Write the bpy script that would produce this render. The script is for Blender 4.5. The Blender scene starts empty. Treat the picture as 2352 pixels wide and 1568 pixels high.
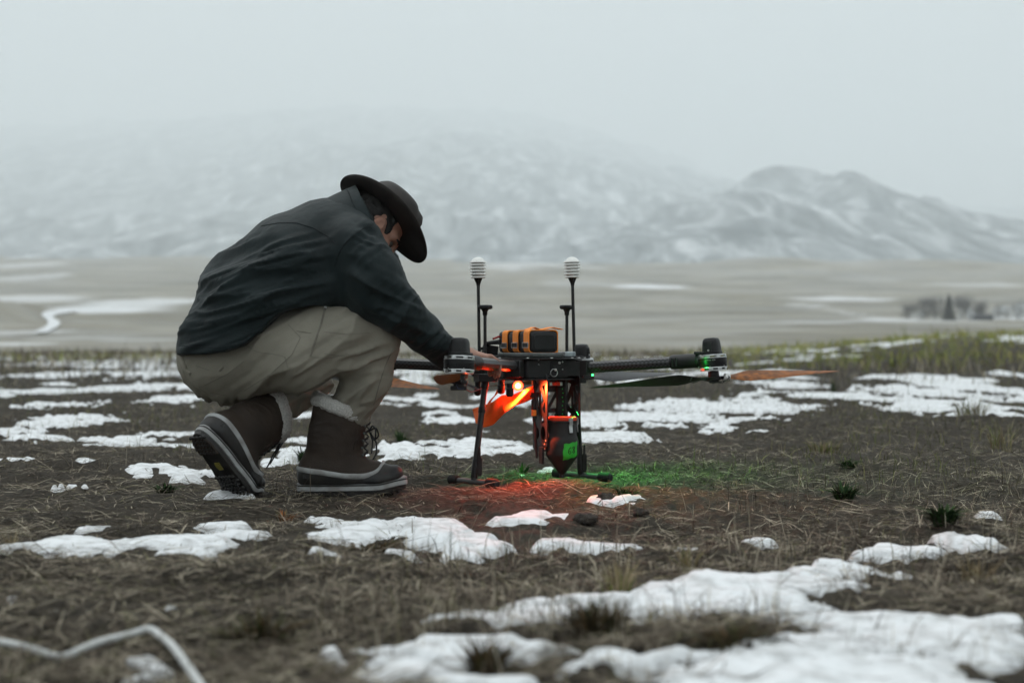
import bpy, math, random
import numpy as np
from mathutils import Vector, Matrix
from mathutils.bvhtree import BVHTree

random.seed(7)
rng = np.random.default_rng(7)
scene = bpy.context.scene
COL = scene.collection
R = math.radians

# ------------------------------------------------------------------ camera
CAM_H = 0.40                     # a photographer lying low: lens 40 cm above the dirt
K, U0, V0 = 3267.0, 1176.0, 808.0   # 50 mm lens; survey units of the picture (2352 wide), eye level at 808
cam_data = bpy.data.cameras.new('camera')
cam = bpy.data.objects.new('camera', cam_data)
COL.objects.link(cam)
cam.location = (0, 0, CAM_H)
cam.rotation_euler = (R(90) + math.atan(24.0 / K), 0, 0)
cam_data.lens = 50.0
cam_data.sensor_width = 36.0
cam_data.clip_start = 0.05
cam_data.clip_end = 12000
cam_data.dof.use_dof = True
cam_data.dof.focus_distance = 4.12
cam_data.dof.aperture_fstop = 3.1
scene.camera = cam

# ------------------------------------------------------------------ overcast sky + weak soft sun
SUN_EL, SUN_AZ = R(66), R(-50)
world = bpy.data.worlds.new('World')
scene.world = world
world.use_nodes = True
wn, wl = world.node_tree.nodes, world.node_tree.links
wn.clear()
w_out = wn.new('ShaderNodeOutputWorld')
w_bg = wn.new('ShaderNodeBackground')
w_sky = wn.new('ShaderNodeTexSky')
w_sky.sky_type = 'NISHITA'
w_sky.sun_disc = False
w_sky.sun_elevation = SUN_EL
w_sky.sun_rotation = SUN_AZ
w_mix = wn.new('ShaderNodeMix')
w_mix.data_type = 'RGBA'
w_mix.inputs[0].default_value = 0.93            # closed cloud cover over the blue sky
w_mix.inputs[7].default_value = (10.1, 10.75, 10.9, 1)
wl.new(w_sky.outputs[0], w_mix.inputs[6])
# overcast sky: brighter overhead than along the horizon
w_tc = wn.new('ShaderNodeTexCoord'); w_sep = wn.new('ShaderNodeSeparateXYZ'); wl.new(w_tc.outputs['Generated'], w_sep.inputs[0])
w_mr = wn.new('ShaderNodeMapRange'); w_mr.inputs[1].default_value = 0.0; w_mr.inputs[2].default_value = 1.0
w_mr.inputs[3].default_value = 0.52; w_mr.inputs[4].default_value = 1.0
wl.new(w_sep.outputs[2], w_mr.inputs[0])
w_mul = wn.new('ShaderNodeVectorMath'); w_mul.operation = 'SCALE'
wl.new(w_mix.outputs[2], w_mul.inputs[0]); wl.new(w_mr.outputs[0], w_mul.inputs['Scale'])
wl.new(w_mul.outputs[0], w_bg.inputs['Color'])
w_bg.inputs['Strength'].default_value = 0.14
wl.new(w_bg.outputs[0], w_out.inputs['Surface'])

sun_d = bpy.data.lights.new('sun', 'SUN')
sun_d.energy = 0.9
sun_d.angle = R(40)
sun_d.color = (1.0, 0.97, 0.93)
sun = bpy.data.objects.new('sun', sun_d)
COL.objects.link(sun)
sdir = Vector((math.sin(SUN_AZ) * math.cos(SUN_EL), math.cos(SUN_AZ) * math.cos(SUN_EL), math.sin(SUN_EL)))
sun.rotation_euler = sdir.to_track_quat('Z', 'Y').to_euler()
sun.location = (0, 0, 30)

vs = scene.view_settings
vs.view_transform = 'Standard'
vs.look = 'None'
vs.exposure = 0.0
vs.gamma = 1.0
vs.use_curve_mapping = False
scene.cycles.max_bounces = 12
scene.cycles.diffuse_bounces = 3
scene.cycles.glossy_bounces = 3
scene.cycles.transmission_bounces = 4
scene.cycles.volume_bounces = 10
scene.cycles.transparent_max_bounces = 12
scene.cycles.use_denoising = True
scene.cycles.sample_clamp_indirect = 6.0

# ------------------------------------------------------------------ helpers
def P(u, v, Y):
    """survey reading (u, v) at distance Y -> point in metres"""
    return np.array(((u - U0) / K * Y, Y, CAM_H - (v - V0) / K * Y))

def G(u, v):
    """survey reading on the flat ground -> (x, y)"""
    Y = K * CAM_H / max(v - V0, 1.0)
    return (u - U0) / K * Y, Y

def _hash(ix, iy, iz, seed):
    h = (ix.astype(np.uint32) * np.uint32(374761393) + iy.astype(np.uint32) * np.uint32(668265263)
         + iz.astype(np.uint32) * np.uint32(2246822519) + np.uint32((seed * 3266489917) & 0xffffffff))
    h = (h ^ (h >> np.uint32(13))) * np.uint32(1274126177)
    h = h ^ (h >> np.uint32(16))
    return (h & np.uint32(0xffffff)).astype(np.float32) / np.float32(0xffffff)

def vnoise(x, y, z=None, seed=0):
    """smooth value noise in [-1, 1]"""
    x = np.asarray(x, np.float64); y = np.asarray(y, np.float64)
    z = np.zeros_like(x) if z is None else np.asarray(z, np.float64)
    fx, fy, fz = np.floor(x), np.floor(y), np.floor(z)
    tx, ty, tz = x - fx, y - fy, z - fz
    ix, iy, iz = fx.astype(np.int64), fy.astype(np.int64), fz.astype(np.int64)
    sx, sy, sz = (t * t * (3 - 2 * t) for t in (tx, ty, tz))
    out = 0
    for a in (0, 1):
        for b in (0, 1):
            for c in (0, 1):
                w = (sx if a else 1 - sx) * (sy if b else 1 - sy) * (sz if c else 1 - sz)
                out = out + w * _hash((ix + a) & 0xffffffff, (iy + b) & 0xffffffff, (iz + c) & 0xffffffff, seed)
    return out * 2 - 1

def fbm(x, y, z=None, seed=0, octs=4, gain=0.5):
    x = np.asarray(x, np.float64); y = np.asarray(y, np.float64)
    s, a, tot = 0, 1.0, 0
    for o in range(octs):
        f = 2.0 ** o
        s = s + a * vnoise(x * f, y * f, None if z is None else np.asarray(z) * f, seed + o * 17)
        tot += a
        a *= gain
    return s / tot

def sstep(a, b, x):
    t = np.clip((x - a) / (b - a), 0, 1)
    return t * t * (3 - 2 * t)

def tag(o, label=None, cat=None, group=None, kind=None):
    if label: o['label'] = label
    if cat: o['category'] = cat
    if group: o['group'] = group
    if kind: o['kind'] = kind
    return o

def empty(name, loc):
    o = bpy.data.objects.new(name, None)
    o.location = loc
    o.empty_display_size = 0.05
    COL.objects.link(o)
    return o

def link(name, me, material=None, parent=None):
    o = bpy.data.objects.new(name, me)
    COL.objects.link(o)
    if material: me.materials.append(material)
    if parent is not None:
        o.parent = parent
        o.matrix_parent_inverse = Matrix.Translation(-parent.location) if parent.parent is None else Matrix.Identity(4)
    return o

def mesh_np(name, V, F, smooth=True, sharp=None):
    """V (n,3) array, F either (m,k) array or list of tuples"""
    me = bpy.data.meshes.new(name)
    V = np.asarray(V, np.float32)
    if isinstance(F, np.ndarray):
        m, k = F.shape
        me.vertices.add(len(V)); me.vertices.foreach_set('co', V.ravel())
        me.loops.add(m * k); me.loops.foreach_set('vertex_index', F.astype(np.int32).ravel())
        me.polygons.add(m)
        me.polygons.foreach_set('loop_start', np.arange(0, m * k, k, dtype=np.int32))
        me.polygons.foreach_set('loop_total', np.full(m, k, np.int32))
        me.update(calc_edges=True)
        me.validate()
    else:
        me.from_pydata([tuple(map(float, p)) for p in V], [], F)
        me.update()
    if smooth:
        me.shade_smooth()
        if sharp: me.set_sharp_from_angle(angle=R(sharp))
    return me

class MB:
    """collects solids, links them as ONE mesh object"""
    def __init__(s): s.V, s.F, s.UV = [], [], {}
    def add(s, V, F):
        n = len(s.V)
        s.V.extend([tuple(map(float, p)) for p in V])
        s.F.extend([tuple(i + n for i in f) for f in F])
        return s
    def box(s, c, ax, half):
        c = np.array(c, float); ax = [np.array(a, float) for a in ax]
        V = [c + i * half[0] * ax[0] + j * half[1] * ax[1] + k * half[2] * ax[2]
             for k in (-1, 1) for j in (-1, 1) for i in (-1, 1)]
        return s.add(V, [(0, 2, 3, 1), (4, 5, 7, 6), (0, 1, 5, 4), (2, 6, 7, 3), (1, 3, 7, 5), (0, 4, 6, 2)])
    def tube(s, pts, r, n=10, cap=True, uv=False):
        pts = [np.array(p, float) for p in pts]
        rs = r if isinstance(r, (list, tuple, np.ndarray)) else [r] * len(pts)
        base = len(s.V)
        t0 = pts[1] - pts[0]; t0 /= np.linalg.norm(t0)
        a = np.array((0, 0, 1.0)) if abs(t0[2]) < 0.9 else np.array((1.0, 0, 0))
        nrm = np.cross(t0, a); nrm /= np.linalg.norm(nrm)
        V, L, arc = [], 0, []
        for i, p in enumerate(pts):
            t = pts[min(i + 1, len(pts) - 1)] - pts[max(i - 1, 0)]
            t /= np.linalg.norm(t) + 1e-12
            nrm = nrm - t * nrm.dot(t); nrm /= np.linalg.norm(nrm) + 1e-12
            b = np.cross(t, nrm)
            if i: L += np.linalg.norm(p - pts[i - 1])
            arc.append(L)
            for k in range(n):
                an = 2 * math.pi * k / n
                V.append(p + rs[i] * (math.cos(an) * nrm + math.sin(an) * b))
        F = []
        for i in range(len(pts) - 1):
            for k in range(n):
                k2 = (k + 1) % n
                f = (i * n + k, i * n + k2, (i + 1) * n + k2, (i + 1) * n + k)
                if uv:
                    w = 2 * math.pi * max(rs) / n
                    s.UV[len(s.F) + len(F)] = [(arc[i], k * w), (arc[i], (k + 1) * w), (arc[i + 1], (k + 1) * w), (arc[i + 1], k * w)]
                F.append(f)
        if cap:
            F.append(tuple(range(n - 1, -1, -1)))
            F.append(tuple((len(pts) - 1) * n + k for k in range(n)))
        return s.add(V, F)
    def lathe(s, prof, c, axis=(0, 0, 1), n=24, ref=None):
        """prof: list of (radius, height along axis)"""
        c = np.array(c, float); ax = np.array(axis, float); ax /= np.linalg.norm(ax)
        a = np.array((1.0, 0, 0)) if abs(ax[0]) < 0.9 else np.array((0, 1.0, 0))
        if ref is not None: a = np.array(ref, float)
        e1 = a - ax * a.dot(ax); e1 /= np.linalg.norm(e1)
        e2 = np.cross(ax, e1)
        V = [c + ax * h + max(r, 1e-5) * (math.cos(2 * math.pi * k / n) * e1 + math.sin(2 * math.pi * k / n) * e2)
             for r, h in prof for k in range(n)]
        F = []
        for i in range(len(prof) - 1):
            for k in range(n):
                k2 = (k + 1) % n
                F.append((i * n + k, i * n + k2, (i + 1) * n + k2, (i + 1) * n + k))
        F.append(tuple(range(n - 1, -1, -1)))
        F.append(tuple((len(prof) - 1) * n + k for k in range(n)))
        return s.add(V, F)
    def loft(s, rings, cap=True, closed=True):
        n = len(rings[0]); V = [p for r_ in rings for p in r_]; F = []
        for i in range(len(rings) - 1):
            for k in range(n if closed else n - 1):
                k2 = (k + 1) % n
                F.append((i * n + k, i * n + k2, (i + 1) * n + k2, (i + 1) * n + k))
        if cap and closed:
            F.append(tuple(range(n - 1, -1, -1)))
            F.append(tuple((len(rings) - 1) * n + k for k in range(n)))
        return s.add(V, F)
    def build(s, name, material, parent=None, smooth=True, sharp=35, bevel=0):
        me = bpy.data.meshes.new(name)
        me.from_pydata(s.V, [], s.F); me.update()
        if s.UV:
            uvl = me.uv_layers.new(name='UVMap')
            for fi, uvs in s.UV.items():
                for li, c in zip(me.polygons[fi].loop_indices, uvs): uvl.data[li].uv = c
        if smooth:
            me.shade_smooth(); me.set_sharp_from_angle(angle=R(sharp))
        o = link(name, me, material, parent)
        if bevel:
            m = o.modifiers.new('bevel', 'BEVEL'); m.width = bevel; m.segments = 2; m.limit_method = 'ANGLE'; m.angle_limit = R(40)
        return o

def plate(name, outline, holes, thick, origin, e1, e2, material, parent):
    """flat sheet with real cut-outs: 2D filled curve, extruded"""
    cu = bpy.data.curves.new(name, 'CURVE'); cu.dimensions = '2D'; cu.fill_mode = 'BOTH'; cu.extrude = thick / 2
    for poly in [outline] + holes:
        sp = cu.splines.new('POLY'); sp.points.add(len(poly) - 1); sp.use_cyclic_u = True
        for q, (a, b) in zip(sp.points, poly): q.co = (a, b, 0, 1)
    tmp = bpy.data.objects.new('tmp', cu); COL.objects.link(tmp)
    dg = bpy.context.evaluated_depsgraph_get()
    me = bpy.data.meshes.new_from_object(tmp.evaluated_get(dg))
    bpy.data.objects.remove(tmp); bpy.data.curves.remove(cu)
    e1, e2 = Vector(e1), Vector(e2); e3 = e1.cross(e2); o = Vector(origin)
    for v in me.vertices: v.co = o + e1 * v.co.x + e2 * v.co.y + e3 * v.co.z
    me.name = name; me.materials.clear(); me.update()
    return link(name, me, material, parent)

def text_mesh(name, body, size, origin, e1, e2, material, parent, thick=0.0004, align='CENTER'):
    cu = bpy.data.curves.new(name, 'FONT'); cu.body = body; cu.size = size; cu.extrude = thick; cu.align_x = align; cu.align_y = 'CENTER'
    cu.resolution_u = 2
    tmp = bpy.data.objects.new('tmp', cu); COL.objects.link(tmp)
    dg = bpy.context.evaluated_depsgraph_get()
    me = bpy.data.meshes.new_from_object(tmp.evaluated_get(dg))
    bpy.data.objects.remove(tmp); bpy.data.curves.remove(cu)
    e1, e2 = Vector(e1), Vector(e2); e3 = e1.cross(e2); o = Vector(origin)
    for v in me.vertices: v.co = o + e1 * v.co.x + e2 * v.co.y + e3 * v.co.z
    me.name = name; me.materials.clear(); me.update()
    return link(name, me, material, parent)

# ---- implicit surfaces (clothes, body, boots): rounded cones blended, meshed by surface nets
def surface_nets(D, lo, h):
    D = D.astype(np.float32); ins = D < 0
    nx, ny, nz = D.shape
    off = [(i, j, k) for i in (0, 1) for j in (0, 1) for k in (0, 1)]
    cnt = np.zeros((nx - 1, ny - 1, nz - 1), np.int8)
    for (i, j, k) in off: cnt += ins[i:nx - 1 + i, j:ny - 1 + j, k:nz - 1 + k]
    mixed = (cnt > 0) & (cnt < 8)
    ci = np.argwhere(mixed)
    idx = -np.ones(mixed.shape, np.int32); idx[mixed] = np.arange(len(ci))
    acc = np.zeros((len(ci), 3)); num = np.zeros(len(ci))
    for a in range(8):
        for ax in range(3):
            if off[a][ax]: continue
            b = list(off[a]); b[ax] = 1
            pa = ci + off[a]; pb = ci + b
            da = D[pa[:, 0], pa[:, 1], pa[:, 2]]; db = D[pb[:, 0], pb[:, 1], pb[:, 2]]
            m = (da < 0) != (db < 0)
            t = np.where(m, da / np.where(m, da - db, 1), 0)
            pos = pa.astype(float); pos[:, ax] += t
            acc[m] += pos[m]; num[m] += 1
    V = acc / num[:, None] * h + np.array(lo)
    F = []
    for ax in range(3):
        sl0 = [slice(1, -1)] * 3; sl1 = [slice(1, -1)] * 3
        sl0[ax] = slice(0, -1); sl1[ax] = slice(1, None)
        s0, s1 = ins[tuple(sl0)], ins[tuple(sl1)]
        e = np.argwhere(s0 != s1)
        if not len(e): continue
        flip = s0[s0 != s1]
        e = e + 1; e[:, ax] -= 1
        b, c = (ax + 1) % 3, (ax + 2) % 3
        def cell(db, dc):
            q = e.copy(); q[:, b] -= db; q[:, c] -= dc
            return idx[q[:, 0], q[:, 1], q[:, 2]]
        q = np.stack([cell(1, 1), cell(0, 1), cell(0, 0), cell(1, 0)], 1)
        q[~flip] = q[~flip][:, ::-1]
        F.append(q)
    F = np.concatenate(F)
    return V, F[(F >= 0).all(1)]

class SDF:
    def __init__(s, lo, hi, h):
        s.lo = np.array(lo, float); s.h = h
        s.n = np.ceil((np.array(hi) - s.lo) / h).astype(int) + 1
        s.D = np.full(s.n, 1.0, np.float32)
        s.ax = [(s.lo[i] + h * np.arange(s.n[i])) for i in range(3)]
    def _win(s, lo, hi):
        a = np.clip(np.floor((lo - s.lo) / s.h).astype(int), 0, s.n)
        b = np.clip(np.ceil((hi - s.lo) / s.h).astype(int) + 1, 0, s.n)
        sl = tuple(slice(i, j) for i, j in zip(a, b))
        g = np.meshgrid(*(s.ax[i][sl[i]] for i in range(3)), indexing='ij', sparse=False)
        return sl, g
    def _mix(s, sl, d, k, sub=False):
        if d.size == 0: return
        D = s.D[sl]
        if sub:
            d = -d
            m = np.maximum(D, d); e = np.clip(k - np.abs(D - d), 0, None)
            s.D[sl] = m + e * e / (4 * k)
        else:
            m = np.minimum(D, d); e = np.clip(k - np.abs(D - d), 0, None)
            s.D[sl] = m - e * e / (4 * k)
    def cone(s, a, ra, b, rb, k=0.02, lat=None, sc=1.0, sub=False):
        a = np.array(a, float); b = np.array(b, float)
        mr = max(ra, rb) * max(sc, 1) + k * 1.5 + 2 * s.h
        sl, (x, y, z) = s._win(np.minimum(a, b) - mr, np.maximum(a, b) + mr)
        qx, qy, qz = x - a[0], y - a[1], z - a[2]
        ba = b - a
        if lat is not None and sc != 1.0:
            L = np.array(lat, float); f = 1 - 1 / sc
            l = qx * L[0] + qy * L[1] + qz * L[2]
            qx, qy, qz = qx - L[0] * l * f, qy - L[1] * l * f, qz - L[2] * l * f
            ba = ba - L * ba.dot(L) * f
        t = np.clip((qx * ba[0] + qy * ba[1] + qz * ba[2]) / max(ba.dot(ba), 1e-12), 0, 1)
        d = np.sqrt((qx - t * ba[0]) ** 2 + (qy - t * ba[1]) ** 2 + (qz - t * ba[2]) ** 2) - (ra + t * (rb - ra))
        s._mix(sl, d.astype(np.float32), k, sub)
    def ell(s, c, axes, rad, k=0.01, sub=False):
        c = np.array(c, float); mr = max(rad) + k * 1.5 + 2 * s.h
        sl, (x, y, z) = s._win(c - mr, c + mr)
        q = 0
        for A, r_ in zip(axes, rad):
            q = q + (((x - c[0]) * A[0] + (y - c[1]) * A[1] + (z - c[2]) * A[2]) / r_) ** 2
        d = (np.sqrt(q) - 1) * min(rad)
        s._mix(sl, d.astype(np.float32), k, sub)
    def chain(s, pts, k=0.02, **kw):
        for (a, ra), (b, rb) in zip(pts[:-1], pts[1:]): s.cone(a, ra, b, rb, k, **kw)
    def mesh(s): return surface_nets(s.D, s.lo, s.h)

def vnormals(V, F):
    n = np.zeros_like(V)
    a, b, c, d = (V[F[:, i]] for i in range(4))
    fn = np.cross(c - a, d - b)
    for i in range(4): np.add.at(n, F[:, i], fn)
    return n / (np.linalg.norm(n, axis=1, keepdims=True) + 1e-12)

def relax(V, F, it=2, w=0.5):
    for _ in range(it):
        acc = np.zeros_like(V); num = np.zeros(len(V))
        for i in range(4):
            j = (i + 1) % 4
            np.add.at(acc, F[:, i], V[F[:, j]]); np.add.at(num, F[:, i], 1)
            np.add.at(acc, F[:, j], V[F[:, i]]); np.add.at(num, F[:, j], 1)
        V = V * (1 - w) + w * acc / np.maximum(num, 1)[:, None]
    return V

# ------------------------------------------------------------------ materials
def nodes_of(name):
    m = bpy.data.materials.new(name); m.use_nodes = True
    nt = m.node_tree; b = nt.nodes['Principled BSDF']
    return m, nt, b

def mat(name, col, rough=0.7, metal=0.0, var=0.15, scale=30.0, bump=0.0, bscale=200.0, spec=0.4, col2=None, detail=6.0, coat=0.0, sheen=0.0, dist=0.002):
    """procedural surface: base colour broken up by noise, fine bump"""
    m, nt, b = nodes_of(name)
    n, l = nt.nodes, nt.links
    tc = n.new('ShaderNodeTexCoord')
    nz = n.new('ShaderNodeTexNoise'); nz.inputs['Scale'].default_value = scale; nz.inputs['Detail'].default_value = detail
    l.new(tc.outputs['Object'], nz.inputs['Vector'])
    rp = n.new('ShaderNodeValToRGB')
    c = np.array(col[:3]); d = np.array(col2[:3]) if col2 else c * (1 + var)
    e = c if col2 else c * (1 - var)
    rp.color_ramp.elements[0].position = 0.35; rp.color_ramp.elements[1].position = 0.65
    rp.color_ramp.elements[0].color = (*e, 1); rp.color_ramp.elements[1].color = (*d, 1)
    l.new(nz.outputs['Fac'], rp.inputs['Fac']); l.new(rp.outputs['Color'], b.inputs['Base Color'])
    b.inputs['Metallic'].default_value = metal
    b.inputs['Specular IOR Level'].default_value = spec
    mr = n.new('ShaderNodeMapRange'); mr.inputs[3].default_value = max(rough - 0.08, 0.02); mr.inputs[4].default_value = min(rough + 0.08, 1)
    l.new(nz.outputs['Fac'], mr.inputs[0]); l.new(mr.outputs[0], b.inputs['Roughness'])
    b.inputs['Coat Weight'].default_value = coat
    b.inputs['Sheen Weight'].default_value = sheen
    if bump:
        nb = n.new('ShaderNodeTexNoise'); nb.inputs['Scale'].default_value = bscale; nb.inputs['Detail'].default_value = 4
        l.new(tc.outputs['Object'], nb.inputs['Vector'])
        bp = n.new('ShaderNodeBump'); bp.inputs['Strength'].default_value = bump; bp.inputs['Distance'].default_value = dist
        l.new(nb.outputs['Fac'], bp.inputs['Height']); l.new(bp.outputs[0], b.inputs['Normal'])
    return m

def mat_attr(name, rough=0.9, trans=0.0, attr='Col'):
    """colour read from each blade's own colour attribute"""
    m, nt, b = nodes_of(name)
    a = nt.nodes.new('ShaderNodeAttribute'); a.attribute_name = attr
    nt.links.new(a.outputs['Color'], b.inputs['Base Color'])
    b.inputs['Roughness'].default_value = rough; b.inputs['Specular IOR Level'].default_value = 0.15
    return m

def mat_carbon(name, scale, a=(0.012, 0.012, 0.013), c=(0.045, 0.047, 0.05), rough=0.32):
    m, nt, b = nodes_of(name)
    n, l = nt.nodes, nt.links
    tc = n.new('ShaderNodeTexCoord'); ck = n.new('ShaderNodeTexChecker'); ck.inputs['Scale'].default_value = scale
    ck.inputs['Color1'].default_value = (*a, 1); ck.inputs['Color2'].default_value = (*c, 1)
    l.new(tc.outputs['UV'], ck.inputs['Vector']); l.new(ck.outputs['Color'], b.inputs['Base Color'])
    b.inputs['Roughness'].default_value = rough; b.inputs['Specular IOR Level'].default_value = 0.5
    return m

def mat_emit(name, col, strength):
    m, nt, b = nodes_of(name)
    b.inputs['Base Color'].default_value = (*col, 1)
    b.inputs['Emission Color'].default_value = (*col, 1); b.inputs['Emission Strength'].default_value = strength
    return m

def mat_weave(name, col, rough=0.85, scale=900, var=0.2, bump=0.25, sheen=0.0, big=9.0):
    """woven cloth: fine crossed threads + slow blotches of wear"""
    m, nt, b = nodes_of(name)
    n, l = nt.nodes, nt.links
    tc = n.new('ShaderNodeTexCoord')
    nz = n.new('ShaderNodeTexNoise'); nz.inputs['Scale'].default_value = big; nz.inputs['Detail'].default_value = 8; nz.inputs['Roughness'].default_value = 0.65
    l.new(tc.outputs['Object'], nz.inputs['Vector'])
    fn = n.new('ShaderNodeTexNoise'); fn.inputs['Scale'].default_value = scale; fn.inputs['Detail'].default_value = 2
    l.new(tc.outputs['Object'], fn.inputs['Vector'])
    ad = n.new('ShaderNodeMath'); ad.operation = 'MULTIPLY_ADD'; ad.inputs[1].default_value = 0.4; 
    l.new(fn.outputs['Fac'], ad.inputs[0]); l.new(nz.outputs['Fac'], ad.inputs[2])
    rp = n.new('ShaderNodeValToRGB'); c = np.array(col)
    rp.color_ramp.elements[0].position = 0.45; rp.color_ramp.elements[1].position = 0.95
    rp.color_ramp.elements[0].color = (*(c * (1 - var)), 1); rp.color_ramp.elements[1].color = (*(c * (1 + var)), 1)
    l.new(ad.outputs[0], rp.inputs['Fac']); l.new(rp.outputs['Color'], b.inputs['Base Color'])
    b.inputs['Roughness'].default_value = rough; b.inputs['Specular IOR Level'].default_value = 0.25
    b.inputs['Sheen Weight'].default_value = sheen
    b1 = n.new('ShaderNodeBump'); b1.inputs['Strength'].default_value = bump; b1.inputs['Distance'].default_value = 0.001
    l.new(fn.outputs['Fac'], b1.inputs['Height'])
    wr = n.new('ShaderNodeTexNoise'); wr.inputs['Scale'].default_value = 60; wr.inputs['Detail'].default_value = 3
    l.new(tc.outputs['Object'], wr.inputs['Vector'])
    b2 = n.new('ShaderNodeBump'); b2.inputs['Strength'].default_value = 0.35; b2.inputs['Distance'].default_value = 0.003
    l.new(wr.outputs['Fac'], b2.inputs['Height']); l.new(b1.outputs[0], b2.inputs['Normal']); l.new(b2.outputs[0], b.inputs['Normal'])
    return m

M = {}
M['jacket'] = mat_weave('jacket_canvas', (0.0078, 0.0152, 0.0165), 0.66, 700, 0.35, 0.4, 0.04)
M['jacket_lining'] = mat_weave('jacket_lining', (0.006, 0.007, 0.008), 0.95, 700, 0.2)
M['trousers'] = mat_weave('trouser_canvas', (0.25, 0.234, 0.19), 0.85, 900, 0.14, 0.25)
M['seam'] = mat('seam_thread', (0.17, 0.158, 0.128), 0.9)
M['seam_dark'] = mat('jacket_seam', (0.007, 0.011, 0.013), 0.9)
M['leather'] = mat('boot_leather', (0.022, 0.0145, 0.0100), 0.75, scale=14, bump=0.5, col2=(0.036, 0.024, 0.0165), bscale=260)
M['rubber'] = mat('boot_rubber', (0.010, 0.010, 0.011), 0.5, scale=18, bump=0.15, bscale=300, col2=(0.030, 0.027, 0.024))
M['band'] = mat('boot_band', (0.23, 0.225, 0.215), 0.6, scale=30, bump=0.1, col2=(0.36, 0.37, 0.37))
M['fleece'] = mat('fleece', (0.52, 0.51, 0.48), 0.95, var=0.22, scale=260, bump=0.9, bscale=330, dist=0.006)
M['skin'] = mat('skin', (0.36, 0.19, 0.135), 0.55, var=0.12, scale=50, bump=0.1, bscale=500)
M['skin'].node_tree.nodes['Principled BSDF'].inputs['Subsurface Weight'].default_value = 0.15
M['skin'].node_tree.nodes['Principled BSDF'].inputs['Subsurface Radius'].default_value = (0.01, 0.004, 0.002)
M['hair'] = mat('hair', (0.008, 0.007, 0.006), 0.6, var=0.4, scale=120, bump=0.6, bscale=240)
M['hat'] = mat('hat_leather', (0.021, 0.017, 0.015), 0.6, var=0.35, scale=22, bump=0.25, bscale=200)
M['eye'] = mat('eye_shaded', (0.06, 0.045, 0.04), 0.4)  # eyeball darkened: the shadow over the eye is put into its colour
M['black'] = mat('black_plastic', (0.0085, 0.0085, 0.009), 0.5, var=0.3, scale=60, bump=0.05)
M['matte'] = mat('matte_black', (0.011, 0.011, 0.012), 0.75, var=0.3, scale=60)
M['hopper'] = mat('hopper_plastic', (0.014, 0.0135, 0.013), 0.6, var=0.35, scale=40, bump=0.25, bscale=500)
M['slab'] = mat('grey_aluminium', (0.075, 0.08, 0.078), 0.5, 0.3, var=0.15, scale=50, bump=0.05)
M['silver'] = mat('silver_metal', (0.55, 0.56, 0.56), 0.33, 1.0, var=0.15, scale=80)
M['motor'] = mat('motor_black', (0.018, 0.018, 0.019), 0.42, 0.5, var=0.3)
M['tube'] = mat_carbon('carbon_weave', 150.0)
M['sheet'] = mat('carbon_sheet', (0.014, 0.013, 0.013), 0.38, var=0.5, scale=220, bump=0.05)
M['mast'] = mat('mast_carbon', (0.017, 0.018, 0.018), 0.4, var=0.3, scale=90)
M['shield'] = mat('white_plastic', (0.78, 0.78, 0.75), 0.5, var=0.05, scale=40)
M['strap'] = mat('orange_webbing', (1.0, 0.31, 0.05), 0.75, var=0.12, scale=300, bump=0.3, bscale=900)
M['battery'] = mat('battery_sleeve', (0.010, 0.010, 0.011), 0.5, var=0.3, scale=30, bump=0.15, bscale=90)
M['blade'] = mat('carbon_blade', (0.022, 0.024, 0.026), 0.34, var=0.4, scale=120)
M['blade_orange'] = mat('amber_blade', (0.21, 0.068, 0.011), 0.5, var=0.45, scale=60, spec=0.25)
M['lid'] = mat('red_lid', (0.75, 0.055, 0.018), 0.5, var=0.1)
M['tape'] = mat('green_tape', (0.03, 0.42, 0.035), 0.55, var=0.2, scale=60, bump=0.3, bscale=120)
M['ink'] = mat('ink', (0.012, 0.008, 0.004), 0.8)
M['clear'] = mat('clear_case', (0.35, 0.40, 0.42), 0.12, var=0.3, scale=60, spec=0.6)
M['red_wire'] = mat('red_wire', (0.25, 0.01, 0.008), 0.5)
M['blue_wire'] = mat('blue_wire', (0.03, 0.04, 0.09), 0.5)
M['foil'] = mat('foil_tape', (0.6, 0.6, 0.58), 0.35, 0.6, var=0.3, scale=200, bump=0.8, bscale=150)
M['print_grey'] = mat('grey_print', (0.30, 0.30, 0.30), 0.6)
M['print_dark'] = mat('dark_print', (0.05, 0.05, 0.05), 0.6)
M['led_red'] = mat_emit('red_led', (1.0, 0.10, 0.025), 200)
M['led_halo'] = mat_emit('red_halo', (1.0, 0.045, 0.012), 12)  # emission that paints the red glow around the LED core
M['led_green'] = mat_emit('green_led', (0.03, 1.0, 0.12), 12)
M['led_dim'] = mat_emit('green_indicator', (0.01, 0.5, 0.06), 0.55)
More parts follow.
